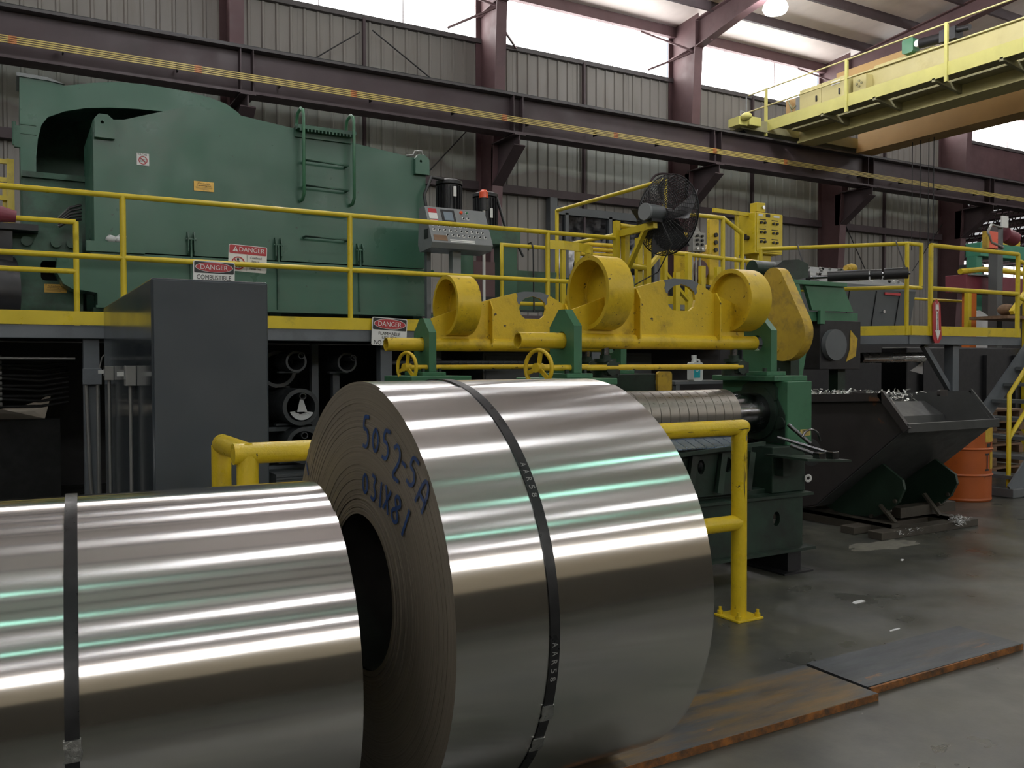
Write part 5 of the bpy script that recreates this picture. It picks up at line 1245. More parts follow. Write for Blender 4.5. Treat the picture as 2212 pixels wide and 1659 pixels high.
def knob(parent, x, s, r=0.009, m='black', name='button', plate=True):
    if plate: part(parent, 'button_plate', slab(x - 0.014, x + 0.014, s - 0.014, s + 0.016, 0, 0.002), M['white'])
    bm = nbm(); cyl(bm, tilt(None, x, s, 0.001), tilt(None, x, s, 0.018), r, r * 0.85, 10); part(parent, name, bm, M[m])
st_ = part(con, 'warning_sticker', slab(3.93, 4.03, 0.30, 0.43, 0, 0.002), M['white'], label='white sticker with red header')
part(st_, 'header', slab(3.93, 4.03, 0.375, 0.43, 0.002, 0.003), M['red']); part(st_, 'footer', slab(3.935, 4.02, 0.255, 0.285, 0, 0.002), M['white']); part(st_, 'footer_band', slab(3.935, 4.02, 0.28, 0.29, 0.002, 0.003), M['red'])
sc_ = part(con, 'screen_bezel', slab(4.08, 4.245, 0.255, 0.425, 0, 0.012), M['black'], label='dark screen bezel', bevel=0.004); part(sc_, 'screen', slab(4.105, 4.215, 0.285, 0.395, 0.012, 0.014), M['screen'])
knob(con, 4.33, 0.405, 0.020, 'redbright', 'emergency_button', False); knob(con, 4.40, 0.405, 0.013, 'lampgreen', 'start_button')
for x in (4.345, 4.40): knob(con, x, 0.33)
for x in [3.95 + 0.066 * i for i in range(10)]: knob(con, x, 0.215)
for x in [3.95 + 0.066 * i for i in range(10)]: knob(con, x, 0.155)
for x in [4.10 + 0.066 * i for i in range(8)]: knob(con, x, 0.095)
part(con, 'instruction_card', slab(3.93, 4.09, 0.02, 0.09, 0, 0.002), M['wood'], label='brown card')
bm = slab(4.12, 4.42, 0.030, 0.044, 0, 0.002); part(con, 'label_strip', bm, M['white']); part(con, 'label_strip', slab(4.12, 4.42, 0.012, 0.024, 0, 0.002), M['white'])
bm = nbm(); box(bm, 3.892, 3.90, 8.62, 8.72, 2.85, 2.95); part(con, 'side_plate', bm, M['black'])

# dark electric motors and the orange beacon behind the console
for x, y, z0, z1, lab in ((4.62, 9.6, 3.32, 3.72, 'black finned motor behind the top of the console'), (5.28, 9.9, 3.16, 3.68, 'black finned motor right of the orange beacon')):
    t = thing('vertical_motor', lab, 'motor', (x, y, z0), 0, 'black motors behind the console')
    bm = nbm(); cyl(bm, (x, y, z0), (x, y, z1 - 0.06), 0.135, n=20); part(t, 'body', bm, M['black'])
    bm = nbm()
    for k in range(20):
        a = 2 * pi * k / 20; bar(bm, (x + 0.145 * cos(a), y + 0.145 * sin(a), z0 + 0.03), (x + 0.145 * cos(a), y + 0.145 * sin(a), z1 - 0.08), 0.008, 0.035, up=(cos(a), sin(a), 0))
    part(t, 'cooling_fins', bm, M['black'], stuff=True)
    bm = nbm(); lathe(bm, [(-0.06, 0.165), (-0.02, 0.165), (0.0, 0.12), (0.02, 0.0)], (x, y, z1), (0, 0, 1), 24); part(t, 'fan_cowl', bm, M['black'])
    part(t, 'rating_plate', box(nbm(), x - 0.02, x + 0.02, y - 0.168, y - 0.164, z0 + 0.18, z0 + 0.30), M['white'])
    bm = nbm(); pipe(bm, [(x + (0.1 if x > 5 else -0.12), y - 0.1, z1 - 0.02), (x + (0.22 if x > 5 else -0.3), y - 0.15, z1 - 0.02 if x < 5 else z0 + 0.05), (x + (0.34 if x > 5 else -0.42), y - 0.2, z1 - 0.25 if x < 5 else z0 - 0.1), (x + (0.42 if x > 5 else -0.36), y - 0.25, z0 - 0.3)], 0.018, 8); part(t, 'cable', bm, M['rubber'])
t = thing('beacon', 'orange beacon lamp on a pale stem above the console', 'beacon', (4.78, 9.0, 3.21))
bm = nbm(); cyl(bm, (4.78, 9.0, 1.81), (4.78, 9.0, 3.30), 0.018, n=10); part(t, 'stem', bm, M['white'])
bm = nbm(); cyl(bm, (4.78, 9.0, 3.28), (4.78, 9.0, 3.43), 0.045, n=16); part(t, 'base', bm, M['black'])
bm = nbm(); lathe(bm, [(0, 0.055), (0.07, 0.052), (0.095, 0.03), (0.10, 0)], (4.78, 9.0, 3.42), (0, 0, 1), 18); part(t, 'dome', bm, M['redbright'])
gf = thing('green_gantry_frame', 'dark green machine frame standing between console and yellow handrail', 'machine', (5.2, 9.6, 1.81))
part(gf, 'upright', box(nbm(), 5.35, 5.58, 9.6, 9.8, 1.81, 3.2), M['green'], bevel=0.006)
part(gf, 'upright', box(nbm(), 4.62, 4.80, 9.3, 9.5, 1.81, 2.9), M['green'], bevel=0.006)
part(gf, 'crosshead', box(nbm(), 4.5, 5.6, 9.55, 9.95, 2.98, 3.16), M['green_dirty'], bevel=0.006)
part(gf, 'slide', box(nbm(), 4.86, 5.2, 9.5, 9.7, 2.3, 2.75), M['maroon'])
bm = nbm(); cyl(bm, (5.05, 9.2, 2.18), (5.05, 9.5, 2.18), 0.075, n=18); box(bm, 4.85, 5.25, 9.3, 9.6, 1.85, 2.3); part(gf, 'drive_unit', bm, M['black'])
bm = nbm(); cyl(bm, (5.06, 9.17, 2.19), (5.06, 9.2, 2.19), 0.06, n=18); part(gf, 'roll_end', bm, M['bright'])
bm = nbm(); box(bm, 5.7, 6.35, 9.9, 10.4, 2.2, 2.66); box(bm, 5.65, 6.4, 9.95, 10.3, 2.66, 2.72); part(gf, 'table', bm, M['green_dirty'])

handrail('handrail', 'small yellow rail rectangle standing behind the console column', [[(4.965, 8.9, 2.40), (4.965, 8.9, 2.88), (5.62, 8.9, 2.88)], [(4.965, 8.9, 2.20), (5.62, 8.9, 2.20)]], [(4.965, 8.9, 1.81, 2.5)], group='yellow handrails', loc=(5.3, 8.9, 1.81))
t = thing('wire_hook', 'thin dark hooked rod hanging on the small yellow rail rectangle', 'hook', (5.36, 8.86, 2.9))
bm = nbm(); pipe(bm, [(5.35, 8.94, 2.84), (5.35, 8.94, 2.92), (5.36, 8.88, 2.93), (5.37, 8.86, 2.86), (5.38, 8.86, 2.1)], 0.010, 8); part(t, 'rod', bm, M['black'])
# flat yellow curved band with short posts
cv = thing('curved_guard', 'yellow flat curved guard band on short posts right of the rail post', 'guard', (5.9, 9.3, 1.81))
bm = nbm()
pts = [(5.75, 9.2), (6.0, 9.15), (6.25, 9.2), (6.5, 9.32), (6.68, 9.5)]
for a, b in zip(pts[:-1], pts[1:]): bar(bm, (a[0], a[1], 2.97), (b[0], b[1], 2.97), 0.012, 0.11)
part(cv, 'band', bm, M['rail'])
for p in (pts[1], pts[2], pts[3]): part(cv, 'post', box(nbm(), p[0] - 0.03, p[0] + 0.03, p[1] + 0.01, p[1] + 0.05, 1.81, 2.96), M['rail'])
bm = nbm(); bar(bm, (5.75, 9.2, 2.2), (6.5, 9.3, 2.2), 0.02, 0.09); part(cv, 'lower_band', bm, M['rail'])

# upper step platform with its own rails
up = thing('step_platform', 'small raised steel landing with yellow kick plate behind the fan', 'platform', (8.0, 9.6, 1.81))
part(up, 'deck', box(nbm(), 6.9, 9.4, 9.05, 9.62, 2.22, 2.27), M['steel'])
part(up, 'kick_plate', box(nbm(), 6.9, 9.4, 9.02, 9.05, 2.275, 2.385), M['rail'])
part(up, 'edge_beam', box(nbm(), 6.9, 9.4, 9.02, 9.06, 2.21, 2.272), M['greybox'])
for x in (7.0, 9.3):
    for y in (9.12, 9.55): part(up, 'leg', box(nbm(), x - 0.04, x + 0.04, y - 0.04, y + 0.04, 1.81, 2.22), M['steel'])
handrail('handrail', 'high yellow handrail running towards the wall with one end behind the fan', [[(6.6, 10.25, 3.62), (6.6, 7.93, 3.62)], [(6.6, 10.25, 3.12), (6.6, 7.93, 3.10)]], [(6.6, 10.25, 1.81, 3.63), (6.6, 7.93, 1.81, 3.63)], r=0.026, group='yellow handrails', loc=(6.6, 9, 1.81))
handrail('handrail', 'yellow handrail with a sloping end right of the fan', [[(7.55, 9.0, 3.49), (8.52, 9.0, 3.49), (8.88, 9.0, 3.30), (8.88, 9.0, 2.4)], [(7.55, 9.0, 2.96), (9.85, 9.0, 2.90)]], [(8.52, 9.0, 2.2, 3.49)], r=0.030, group='yellow handrails', loc=(8.2, 9.0, 2.2))
fr = thing('yellow_gate_frame', 'cluster of yellow gate posts and braces seen above the second gable plate', 'gate', (7.0, 8.6, 1.81))
for x, y, z1 in ((6.35, 8.1, 2.95), (6.48, 8.1, 2.95), (6.98, 8.4, 2.92), (7.18, 8.4, 2.62), (7.55, 8.6, 2.9), (7.78, 8.6, 2.75), (8.05, 8.6, 2.75)):
    part(fr, 'post', box(nbm(), x - 0.035, x + 0.035, y - 0.03, y + 0.03, 1.81, z1), M['rail'])
for a, b in (((6.5, 8.1, 2.62), (7.0, 8.4, 2.92)), ((6.98, 8.38, 2.60), (7.52, 8.58, 2.30)), ((6.48, 8.1, 2.32), (5.95, 7.9, 2.30)), ((5.95, 7.9, 2.62), (6.45, 8.1, 2.62)), ((8.5, 8.98, 2.75), (9.0, 8.98, 2.45))):
    bm = nbm(); bar(bm, a, b, 0.045, 0.045); part(fr, 'brace', bm, M['rail'])
om = thing('yellow_press', 'worn yellow machine with black roll and pipes behind the gate posts', 'machine', (7.6, 10.2, 1.81))
bm = nbm(); prism(bm, [(8.75, 2.3), (9.25, 2.3), (9.25, 3.28), (9.12, 3.28), (9.02, 3.18), (8.75, 3.16)], 'y', 9.9, 10.3); part(om, 'frame_plate', bm, M['ochre'])
bm = nbm(); prism(bm, [(8.92, 2.6), (9.10, 2.6), (9.10, 3.60), (9.06, 3.68), (8.96, 3.68), (8.92, 3.60)], 'y', 9.7, 9.76); part(om, 'slotted_upright', bm, M['ochre'])
for z in (3.05, 3.16, 3.27, 3.38):
    bm = nbm(); cyl(bm, (9.03, 9.70, z), (9.03, 9.67, z), 0.032, n=12); part(om, 'push_knob', bm, M['black'])
bm = nbm(); cyl(bm, (6.7, 9.9, 2.82), (7.7, 9.9, 2.84), 0.10, n=20); part(om, 'roll', bm, M['black'])
bm = nbm()
for k in range(3): cyl(bm, (6.9, 10.1, 3.02 + 0.07 * k), (7.5, 10.05, 3.02 + 0.07 * k), 0.03, n=10)
part(om, 'cylinder', bm, M['ochre'])
bm = nbm(); box(bm, 6.7, 8.6, 10.3, 10.8, 1.81, 2.7); part(om, 'base', bm, M['green_dirty'])
bm = nbm(); cyl(bm, (8.75, 9.7, 2.85), (8.75, 9.88, 2.85), 0.15, n=20); part(om, 'wheel', bm, M['maroon'])
bm = nbm(); box(bm, 8.3, 9.2, 9.68, 9.9, 2.35, 2.65); part(om, 'dark_drive', bm, M['black'], bevel=0.05)
pb = thing('push_button_station', 'silver push-button box with eight buttons on grey pipes', 'switch box', (8.5, 9.45, 1.81))
part(pb, 'housing', box(nbm(), 8.40, 8.63, 9.47, 9.58, 3.08, 3.35), M['galv'], bevel=0.006)
for i in range(4):
    for x in (8.47, 8.56):
        bm = nbm(); cyl(bm, (x, 9.47, 3.12 + 0.06 * i), (x, 9.445, 3.12 + 0.06 * i), 0.019, n=12); part(pb, 'button', bm, M['bright'] if i < 1 else M['black'])
bm = nbm(); prism(bm, [(8.44, 3.35), (8.59, 3.35), (8.54, 3.42), (8.515, 3.44), (8.49, 3.42)], 'y', 9.52, 9.53); part(pb, 'hanger', bm, M['galv'])
for x in (8.43, 8.50, 8.57):
    bm = nbm(); cyl(bm, (x, 9.52, 1.81), (x, 9.52, 3.08), 0.018, n=8); part(pb, 'conduit', bm, M['galv'])
# yellow control cabinet with rows of switches
yb = thing('control_station', 'yellow control cabinet with rows of knobs and a small box on top', 'control box', (10.4, 10.1, 1.81))
part(yb, 'housing', box(nbm(), 10.14, 10.745, 10.0, 10.42, 3.22, 3.865), M['rail'], bevel=0.008)
part(yb, 'door', box(nbm(), 10.17, 10.735, 9.985, 10.0, 3.25, 3.85), M['rail'], bevel=0.004)
tb = part(yb, 'top_box', box(nbm(), 10.23, 10.42, 10.05, 10.2, 3.885, 4.03), M['rail'], bevel=0.006); bm = nbm(); cyl(bm, (10.36, 10.05, 3.955), (10.36, 10.02, 3.955), 0.028, n=14); part(tb, 'button', bm, M['bright'])
for z in (3.70, 3.55, 3.40):
    for x0 in (10.25, 10.52):
        part(yb, 'switch_label', box(nbm(), x0 - 0.03, x0 + 0.11, 9.981, 9.985, z + 0.042, z + 0.056), M['ink'])
        for dx in (0, 0.08):
            bm = nbm(); cyl(bm, (x0 + dx, 9.985, z), (x0 + dx, 9.955, z), 0.021, n=12); part(yb, 'knob', bm, M['black'])
part(yb, 'red_label', box(nbm(), 10.2, 10.29, 9.981, 9.985, 3.80, 3.84), M['white'], label='white label with red top'); part(yb, 'meter', box(nbm(), 10.36, 10.45, 9.978, 9.985, 3.795, 3.845), M['ink']); part(yb, 'name_label', box(nbm(), 10.53, 10.66, 9.981, 9.985, 3.80, 3.83), M['white'])
bm = nbm(); cyl(bm, (10.14, 10.15, 3.47), (10.06, 10.15, 3.47), 0.04, n=12); box(bm, 10.05, 10.07, 10.1, 10.2, 3.44, 3.52); part(yb, 'disconnect_handle', bm, M['black'])
bm = nbm(); bar(bm, (9.45, 10.2, 3.86), (10.14, 10.15, 3.84), 0.05, 0.06); bar(bm, (9.95, 10.2, 2.2), (9.95, 10.2, 3.82), 0.05, 0.05); part(yb, 'support_arm', bm, M['rail'])
part(yb, 'pedestal', box(nbm(), 10.3, 10.6, 10.1, 10.35, 1.81, 3.22), M['rail'])

# big pedestal fan
fc = Vector((6.02, 7.2, 3.06)); fa = Vector((cos(radians(9)), sin(radians(9)), 0))
fan = thing('industrial_fan', 'large black caged industrial fan on a yellow bracket', 'fan', fc)
def circle_wire(c, ax, R, r, n=40, m=5):
    bm = nbm(); d, a, b = frame_of(ax); rings = []
    for k in range(n):
        u = a * cos(2 * pi * k / n) + b * sin(2 * pi * k / n); p = Vector(c) + u * R
        rings.append([bm.verts.new(p + u * (r * cos(2 * pi * j / m)) + d * (r * sin(2 * pi * j / m))) for j in range(m)])
    for i in range(n):
        for j in range(m): face(bm, [rings[i][j], rings[(i + 1) % n][j], rings[(i + 1) % n][(j + 1) % m], rings[i][(j + 1) % m]], True)
    return bm
RF = 0.425
for s in (-1, 1):
    bm = circle_wire(fc, fa, RF, 0.007)
    tmp = nbm(); d, a, b = frame_of(fa)
    for k in range(48):
        ang = 2 * pi * k / 48; u = a * cos(ang) + b * sin(ang); v = a * cos(ang + 0.35) + b * sin(ang + 0.35)
        pipe(bm, [fc + u * RF, fc + (u * 0.7 + v * 0.3) * (RF * 0.75) + fa * (s * 0.10), fc + v * 0.13 + fa * (s * 0.15)], 0.0034, 4, caps=False)
    for q in range(1, 25):
        R = RF * q / 25.0 + 0.003
        if R < 0.12: continue
        off = 0.15 if R < 0.16 else 0.15 * min(1, (RF - R) / (RF * 0.5)) ** 0.8
        c2 = circle_wire(fc + fa * (s * off), fa, R, 0.0027, 36, 4); me_ = bpy.data.meshes.new('t'); c2.to_mesh(me_); c2.free(); bm.from_mesh(me_); bpy.data.meshes.remove(me_)
    tmp.free()
    part(fan, 'cage', bm, M['black'], label='wire guard', stuff=True)
d, a, b = frame_of(fa)
bm = nbm(); lathe(bm, [(-0.05, 0), (-0.05, 0.07), (0.05, 0.07), (0.05, 0)], fc, fa, 20); part(fan, 'hub', bm, M['black'])
for k in range(4):
    ang = radians(10 + 90 * k); u = a * cos(ang) + b * sin(ang); v = a * -sin(ang) + b * cos(ang); bm = nbm()
    rows = []
    for i in range(6):
        rr = 0.06 + 0.32 * i / 5.0; wdt = 0.07 + 0.10 * i / 5.0
        rows.append([bm.verts.new(fc + u * rr + v * (w_ * wdt) + fa * (w_ * 0.11 - 0.02 * abs(w_))) for w_ in (-1, -0.4, 0.3, 1)])
    for r0, r1 in zip(rows[:-1], rows[1:]):
        for j in range(3): face(bm, [r0[j], r0[j + 1], r1[j + 1], r1[j]], True)
    part(fan, 'blade', bm, M['black'])
bm = nbm(); cyl(bm, fc - fa * 0.10, fc - fa * 0.34, 0.085, n=24); part(fan, 'motor', bm, M['greydark'])
bm = nbm(); lathe(bm, [(0, 0), (0.0, 0.088), (0.03, 0.088)], fc - fa * 0.35, fa, 24); part(fan, 'motor_cap', bm, M['greybox'])
bm = nbm(); box(bm, 5.80, 5.86, 7.80, 7.86, 1.81, 3.07); part(fan, 'support_post', bm, M['rail'])
bm = nbm(); box(bm, 5.88, 5.94, 7.74, 7.82, 2.2, 2.98); part(fan, 'support_post', bm, M['rail'])
bm = nbm(); bar(bm, (5.87, 7.80, 2.93), (5.80, 7.12, 2.93), 0.05, 0.07); part(fan, 'bracket_arm', bm, M['rail'])
bm = nbm(); bar(bm, (5.90, 7.76, 2.48), (5.82, 7.30, 2.92), 0.05, 0.045); part(fan, 'bracket_brace', bm, M['rail'])
bm = nbm(); box(bm, 5.72, 5.86, 7.08, 7.24, 2.955, 2.985); part(fan, 'motor_mount', bm, M['black'])
bm = nbm(); pipe(bm, [(5.85, 7.1, 2.98), (5.92, 7.0, 2.72), (5.90, 7.2, 2.45), (5.75, 7.5, 2.3), (5.5, 7.7, 2.15)], 0.007, 6); part(fan, 'power_cord', bm, M['rubber'])
bm = nbm(); pipe(bm, [(5.86, 7.82, 3.02), (6.9, 7.9, 3.0)], 0.03, 10); pipe(bm, [(5.86, 7.84, 2.6), (6.4, 8.05, 2.6)], 0.03, 10); part(fan, 'side_rail', bm, M['rail'])

# grey console on the right wing, with a black roller hung on hooks before it
gc = thing('desk_console', 'long grey control desk with a sloping button top behind the slanting handrail', 'console', (10.2, 8.2, 1.81))
bm = nbm(); prism(bm, [(8.05, 1.81), (7.93, 2.50), (7.95, 2.56), (8.55, 2.84), (8.7, 2.84), (8.7, 1.81)], 'x', 9.28, 11.2); part(gc, 'body', bm, M['greydark'], bevel=0.01)
for x in (9.80, 10.35, 10.85):
    bm = nbm(); bar(bm, (x, 8.04, 1.83), (x, 7.925, 2.48), 0.008, 0.012, up=(0, 1, 0)); part(gc, 'door_seam', bm, M['black'])
rs_ = random.Random(3)
for k in range(34):
    x = 9.5 + 0.048 * k; yy = rs_.choice((8.1, 8.22, 8.36, 8.46)); zz = 2.56 + (yy - 7.95) * 0.467
    bm = nbm(); cyl(bm, (x, yy, zz), (x, yy - 0.012, zz + 0.028), 0.020, n=8); part(gc, 'button', bm, M[rs_.choice(('bright', 'white', 'black', 'black', 'galv'))])
part(gc, 'red_strip', box(nbm(), 10.52, 10.85, 7.918, 7.93, 2.43, 2.465), M['red'])
bm = nbm(); cyl(bm, (10.55, 7.99, 2.2), (10.55, 7.95, 2.2), 0.022, n=12); part(gc, 'lock', bm, M['bright'])
bm = nbm(); ball(bm, (10.35, 8.35, 2.83), 0.085, 12, 1.25, 0.9, 0.8); cyl(bm, (10.25, 8.3, 2.80), (10.15, 8.28, 2.82), 0.04, n=10)
solo('work_glove', bm, M['guard'], 'yellow glove lying on the grey control desk', 'glove', None, (10.35, 8.35, 2.78))
rl = thing('idler_roller', 'black idler roller hung on two hooks from the slanting handrail', 'roller', (8.55, 6.92, 2.5))
A = Vector((8.18, 7.25, 2.50)); B = Vector((8.93, 6.42, 2.52)); u = (B - A)
for f0, f1, rr in ((0.22, 0.62, 0.062), (0.64, 0.75, 0.058), (0.77, 1.0, 0.065)):
    bm = nbm(); cyl(bm, A + u * f0, A + u * f1, rr, n=22); part(rl, 'roll_sleeve', bm, M['rubber'])
bm = nbm(); cyl(bm, A, A + u * 1.02, 0.022, n=10); part(rl, 'axle', bm, M['shaft'])
bm = nbm(); lathe(bm, [(0, 0.035), (0, 0.085), (0.05, 0.085), (0.05, 0.05), (0, 0.035)], A, u, 24); part(rl, 'end_wheel', bm, M['rubber'])
for f in (0.02, 0.99):
    p = A + u * f
    q = Vector((7.95, 7.74, 2.905)) + Vector((1.13, -1.21, 0)) * (0.26 if f < 0.5 else 0.92)
    bm = nbm(); pipe(bm, [q + Vector((0.03, 0.03, -0.03)), q + Vector((0, 0, 0.012)), q + Vector((-0.03, -0.03, -0.02)), Vector((p.x, p.y, p.z + 0.0))], 0.008, 6); part(rl, 'hook', bm, M['black'])

# ================================================================== HOPPER, DRUM, STEPS AT THE RIGHT
hp = thing('dump_hopper', 'dark self-dumping scrap hopper on a rusty skid beside the orange drum', 'hopper', (7.05, 5.2, 0))
xa, xb = 6.42, 7.66
pf_ = [(4.62, 0.945), (4.86, 1.225), (6.05, 1.165), (6.08, 0.30), (5.72, 0.13), (5.55, 0.17)]
for x in (xa, xb - 0.012):
    bm = nbm(); prism(bm, pf_, 'x', x, x + 0.012); part(hp, 'side_plate', bm, M['hopper'] if x == xa else M['hopper_in'])
def sheet(p, q, th=0.012):
    bm = nbm(); bar(bm, ((xa + xb) / 2, p[0], p[1]), ((xa + xb) / 2, q[0], q[1]), xb - xa, th, up=(0, 0.2, 1)); return bm
part(hp, 'front_slope', sheet((4.62, 0.945), (5.55, 0.17)), M['hopper_in'])
part(hp, 'bottom', sheet((5.55, 0.17), (5.72, 0.13)), M['hopper'])
part(hp, 'back', sheet((5.72, 0.13), (6.08, 0.30)), M['hopper'])
part(hp, 'back', box(nbm(), xa, xb, 6.05, 6.09, 0.30, 1.165), M['hopper'])
bm = nbm(); bar(bm, (xa - 0.012, 4.60, 0.93), (xa - 0.012, 4.86, 1.232), 0.035, 0.065, up=(0, 1, -1)); bar(bm, (xa - 0.012, 4.84, 1.20), (xa - 0.012, 6.07, 1.14), 0.035, 0.07); part(hp, 'rim', bm, M['hopper'])
bm = nbm(); bar(bm, (xb, 4.60, 0.93), (xb, 4.86, 1.232), 0.02, 0.05, up=(0, 1, -1)); bar(bm, (xb, 4.84, 1.205), (xb, 6.07, 1.145), 0.02, 0.05); part(hp, 'rim', bm, M['hopper_in'])
part(hp, 'lip', box(nbm(), xa - 0.02, xb + 0.02, 4.585, 4.625, 0.91, 0.985), M['hopper_in'], bevel=0.004)
for x in (xa + 0.05, xb - 0.35):
    bm = nbm(); prism(bm, rrect(x, x + 0.12, 1.185, 1.24, 0.015), 'y', 5.15 if x < 7 else 4.92, 5.2 if x < 7 else 4.95); part(hp, 'lug', bm, M['hopper'])
bm = nbm(); lathe(bm, [(0, 0.075), (-0.003, 0.085), (0, 0.13), (0, 0.075)], (xa - 0.001, 5.62, 0.66), (1, 0, 0), 28); part(hp, 'painted_ring', bm, M['hopper_in'], label='faint grey ring mark')
for x in (xa + 0.20, xb - 0.30):
    bm = nbm(); o = [(5.75, 0.10)] + [(5.10 + 0.62 * cos(radians(a)), 0.72 + 0.62 * sin(radians(a))) for a in range(-40, -151, -10)] + [(4.80, 0.62), (5.3, 0.30)]
    prism(bm, [(5.62, 0.15), (5.50, 0.11), (5.30, 0.10), (5.08, 0.12), (4.95, 0.18), (4.84, 0.28), (4.78, 0.40), (4.80, 0.48), (4.90, 0.54), (5.0, 0.60)], 'x', x, x + 0.03); part(hp, 'rocker', bm, M['hopper_green'])
    for k, (yy, zz) in enumerate(((4.86, 0.29), (4.95, 0.19), (5.1, 0.125))):
        bm = nbm(); cyl(bm, (x - 0.02, yy, zz), (x + 0.05, yy, zz), 0.018, n=8); part(hp, 'roller_pin', bm, M['skid'])
for x in (6.55, 7.35):
    part(hp, 'skid_runner', box(nbm(), x - 0.05, x + 0.07, 4.82, 6.2, 0.07, 0.10), M['skid']); part(hp, 'skid_web', box(nbm(), x - 0.05, x - 0.035, 4.82, 6.2, 0.0, 0.10), M['skid'])
for y in (4.74, 5.02, 5.9):
    part(hp, 'cross_tube', box(nbm(), 6.28, 7.62, y, y + 0.14, 0.0 if y > 4.9 else 0.0, 0.065), M['skid'], bevel=0.004)
part(hp, 'latch_bar', box(nbm(), 6.85, 7.65, 4.98, 5.1, 0.10, 0.19), M['skid'])
bm = nbm(); bar(bm, (6.62, 4.86, 0.10), (6.60, 5.0, 0.24), 0.05, 0.02); bar(bm, (7.3, 4.9, 0.10), (7.28, 5.05, 0.28), 0.05, 0.02); part(hp, 'stop_bracket', bm, M['skid'])
# scrap curls in and around the hopper
def curls(n, c, sp, seed, sz=0.05):
    bm = nbm(); rr = random.Random(seed)
    for k in range(n):
        p = Vector((c[0] + rr.uniform(-1, 1) * sp[0], c[1] + rr.uniform(-1, 1) * sp[1], c[2] + rr.uniform(-0.2, 1) * sp[2])); q = p + Vector((rr.uniform(-1, 1), rr.uniform(-1, 1), rr.uniform(-0.4, 0.6))) * sz; m2 = (p + q) / 2 + Vector((rr.uniform(-1, 1), rr.uniform(-1, 1), rr.uniform(0, 1))) * sz * 0.4
        wv = Vector((rr.uniform(-1, 1), rr.uniform(-1, 1), rr.uniform(-1, 1))) * sz * 0.16
        v = [bm.verts.new(x) for x in (p, m2, q, q + wv, m2 + wv, p + wv)]; face(bm, [v[0], v[1], v[4], v[5]]); face(bm, [v[1], v[2], v[3], v[4]])
    return bm
bm = nbm(); prism(bm, [(5.0, 0.75), (5.1, 1.0), (5.3, 1.12), (6.0, 1.10), (6.0, 0.35), (5.6, 0.25)], 'x', xa + 0.02, xb - 0.02)
solo('scrap_heap', bm, M['hopper_in'], None, None, None, (7, 5.5, 0.3), kind='stuff')
solo('scrap_curls', curls(520, (7.0, 5.65, 1.14), (0.55, 0.38, 0.06), 5, 0.07), M['scrap'], None, None, None, (7, 5.5, 1.1), kind='stuff')
solo('scrap_curls', curls(150, (6.62, 4.98, 0.86), (0.14, 0.18, 0.06), 6, 0.06), M['scrap'], None, None, None, (6.6, 4.9, 0.85), kind='stuff')
solo('scrap_curls', curls(110, (7.28, 4.70, 0.06), (0.07, 0.05, 0.06), 7, 0.035), M['paper'], None, None, None, (7.2, 4.7, 0.05), kind='stuff')
solo('scrap_curls', curls(30, (6.6, 4.70, 0.04), (0.16, 0.03, 0.03), 8, 0.03), M['paper'], None, None, None, (6.6, 4.7, 0.05), kind='stuff')

bm = nbm(); rr_ = random.Random(4); o = [(6.15 + 0.42 * cos(2 * pi * k / 22) * rr_.uniform(0.6, 1.1), 4.62 + 0.16 * sin(2 * pi * k / 22) * rr_.uniform(0.6, 1.1)) for k in range(22)]; prism(bm, o, 'z', 0, 0.003)
solo('absorbent_powder', bm, M['dust'], 'pale powder spilt on the floor at the front of the hopper skid', 'powder', None, (6.15, 4.62, 0))
dr = thing('steel_drum', 'orange steel drum with black markings and yellow tape beside the steps', 'drum', (8.98, 5.78, 0))
bm = nbm(); R = 0.292
prf = [(0.0, 0), (0.0, R - 0.01), (0.02, R + 0.004), (0.04, R), (0.27, R), (0.285, R + 0.014), (0.30, R), (0.55, R), (0.565, R + 0.014), (0.58, R), (0.80, R), (0.83, R + 0.006), (0.85, R), (0.84, R - 0.012), (0.83, 0)]
lathe(bm, prf, (8.98, 5.78, 0.0), (0, 0, 1), 48); part(dr, 'body', bm, M['orange'])
bm = nbm(); cyl(bm, (8.85, 5.72, 0.83), (8.85, 5.72, 0.85), 0.03, n=12); part(dr, 'bung', bm, M['orange'])
def on_drum(a0, a1, z0, z1, m, nm, lab=None):
    bm = nbm(); rows = []
    for k in range(7):
        a = radians(a0 + (a1 - a0) * k / 6); rows.append([bm.verts.new((8.98 + (R + 0.003) * cos(a), 5.78 + (R + 0.003) * sin(a), z)) for z in (z0, z1)])
    for p, q in zip(rows[:-1], rows[1:]): face(bm, [p[0], q[0], q[1], p[1]], True)
    part(dr, nm, bm, m, label=lab)
on_drum(-82, -62, 0.35, 0.53, M['guard'], 'tape_patch', 'yellow tape patch'); on_drum(-98, -62, 0.64, 0.80, M['guard'], 'tape_patch', 'yellow tape patch')
for z0, z1, a0, a1 in ((0.335, 0.355, -98, -86), (0.335, 0.52, -93, -90), (0.50, 0.52, -98, -86), (0.585, 0.625, -92, -82), (0.60, 0.64, -80, -76)): on_drum(a0, a1, z0, z1, M['ink'], 'stencil_mark', 'black stencil mark')

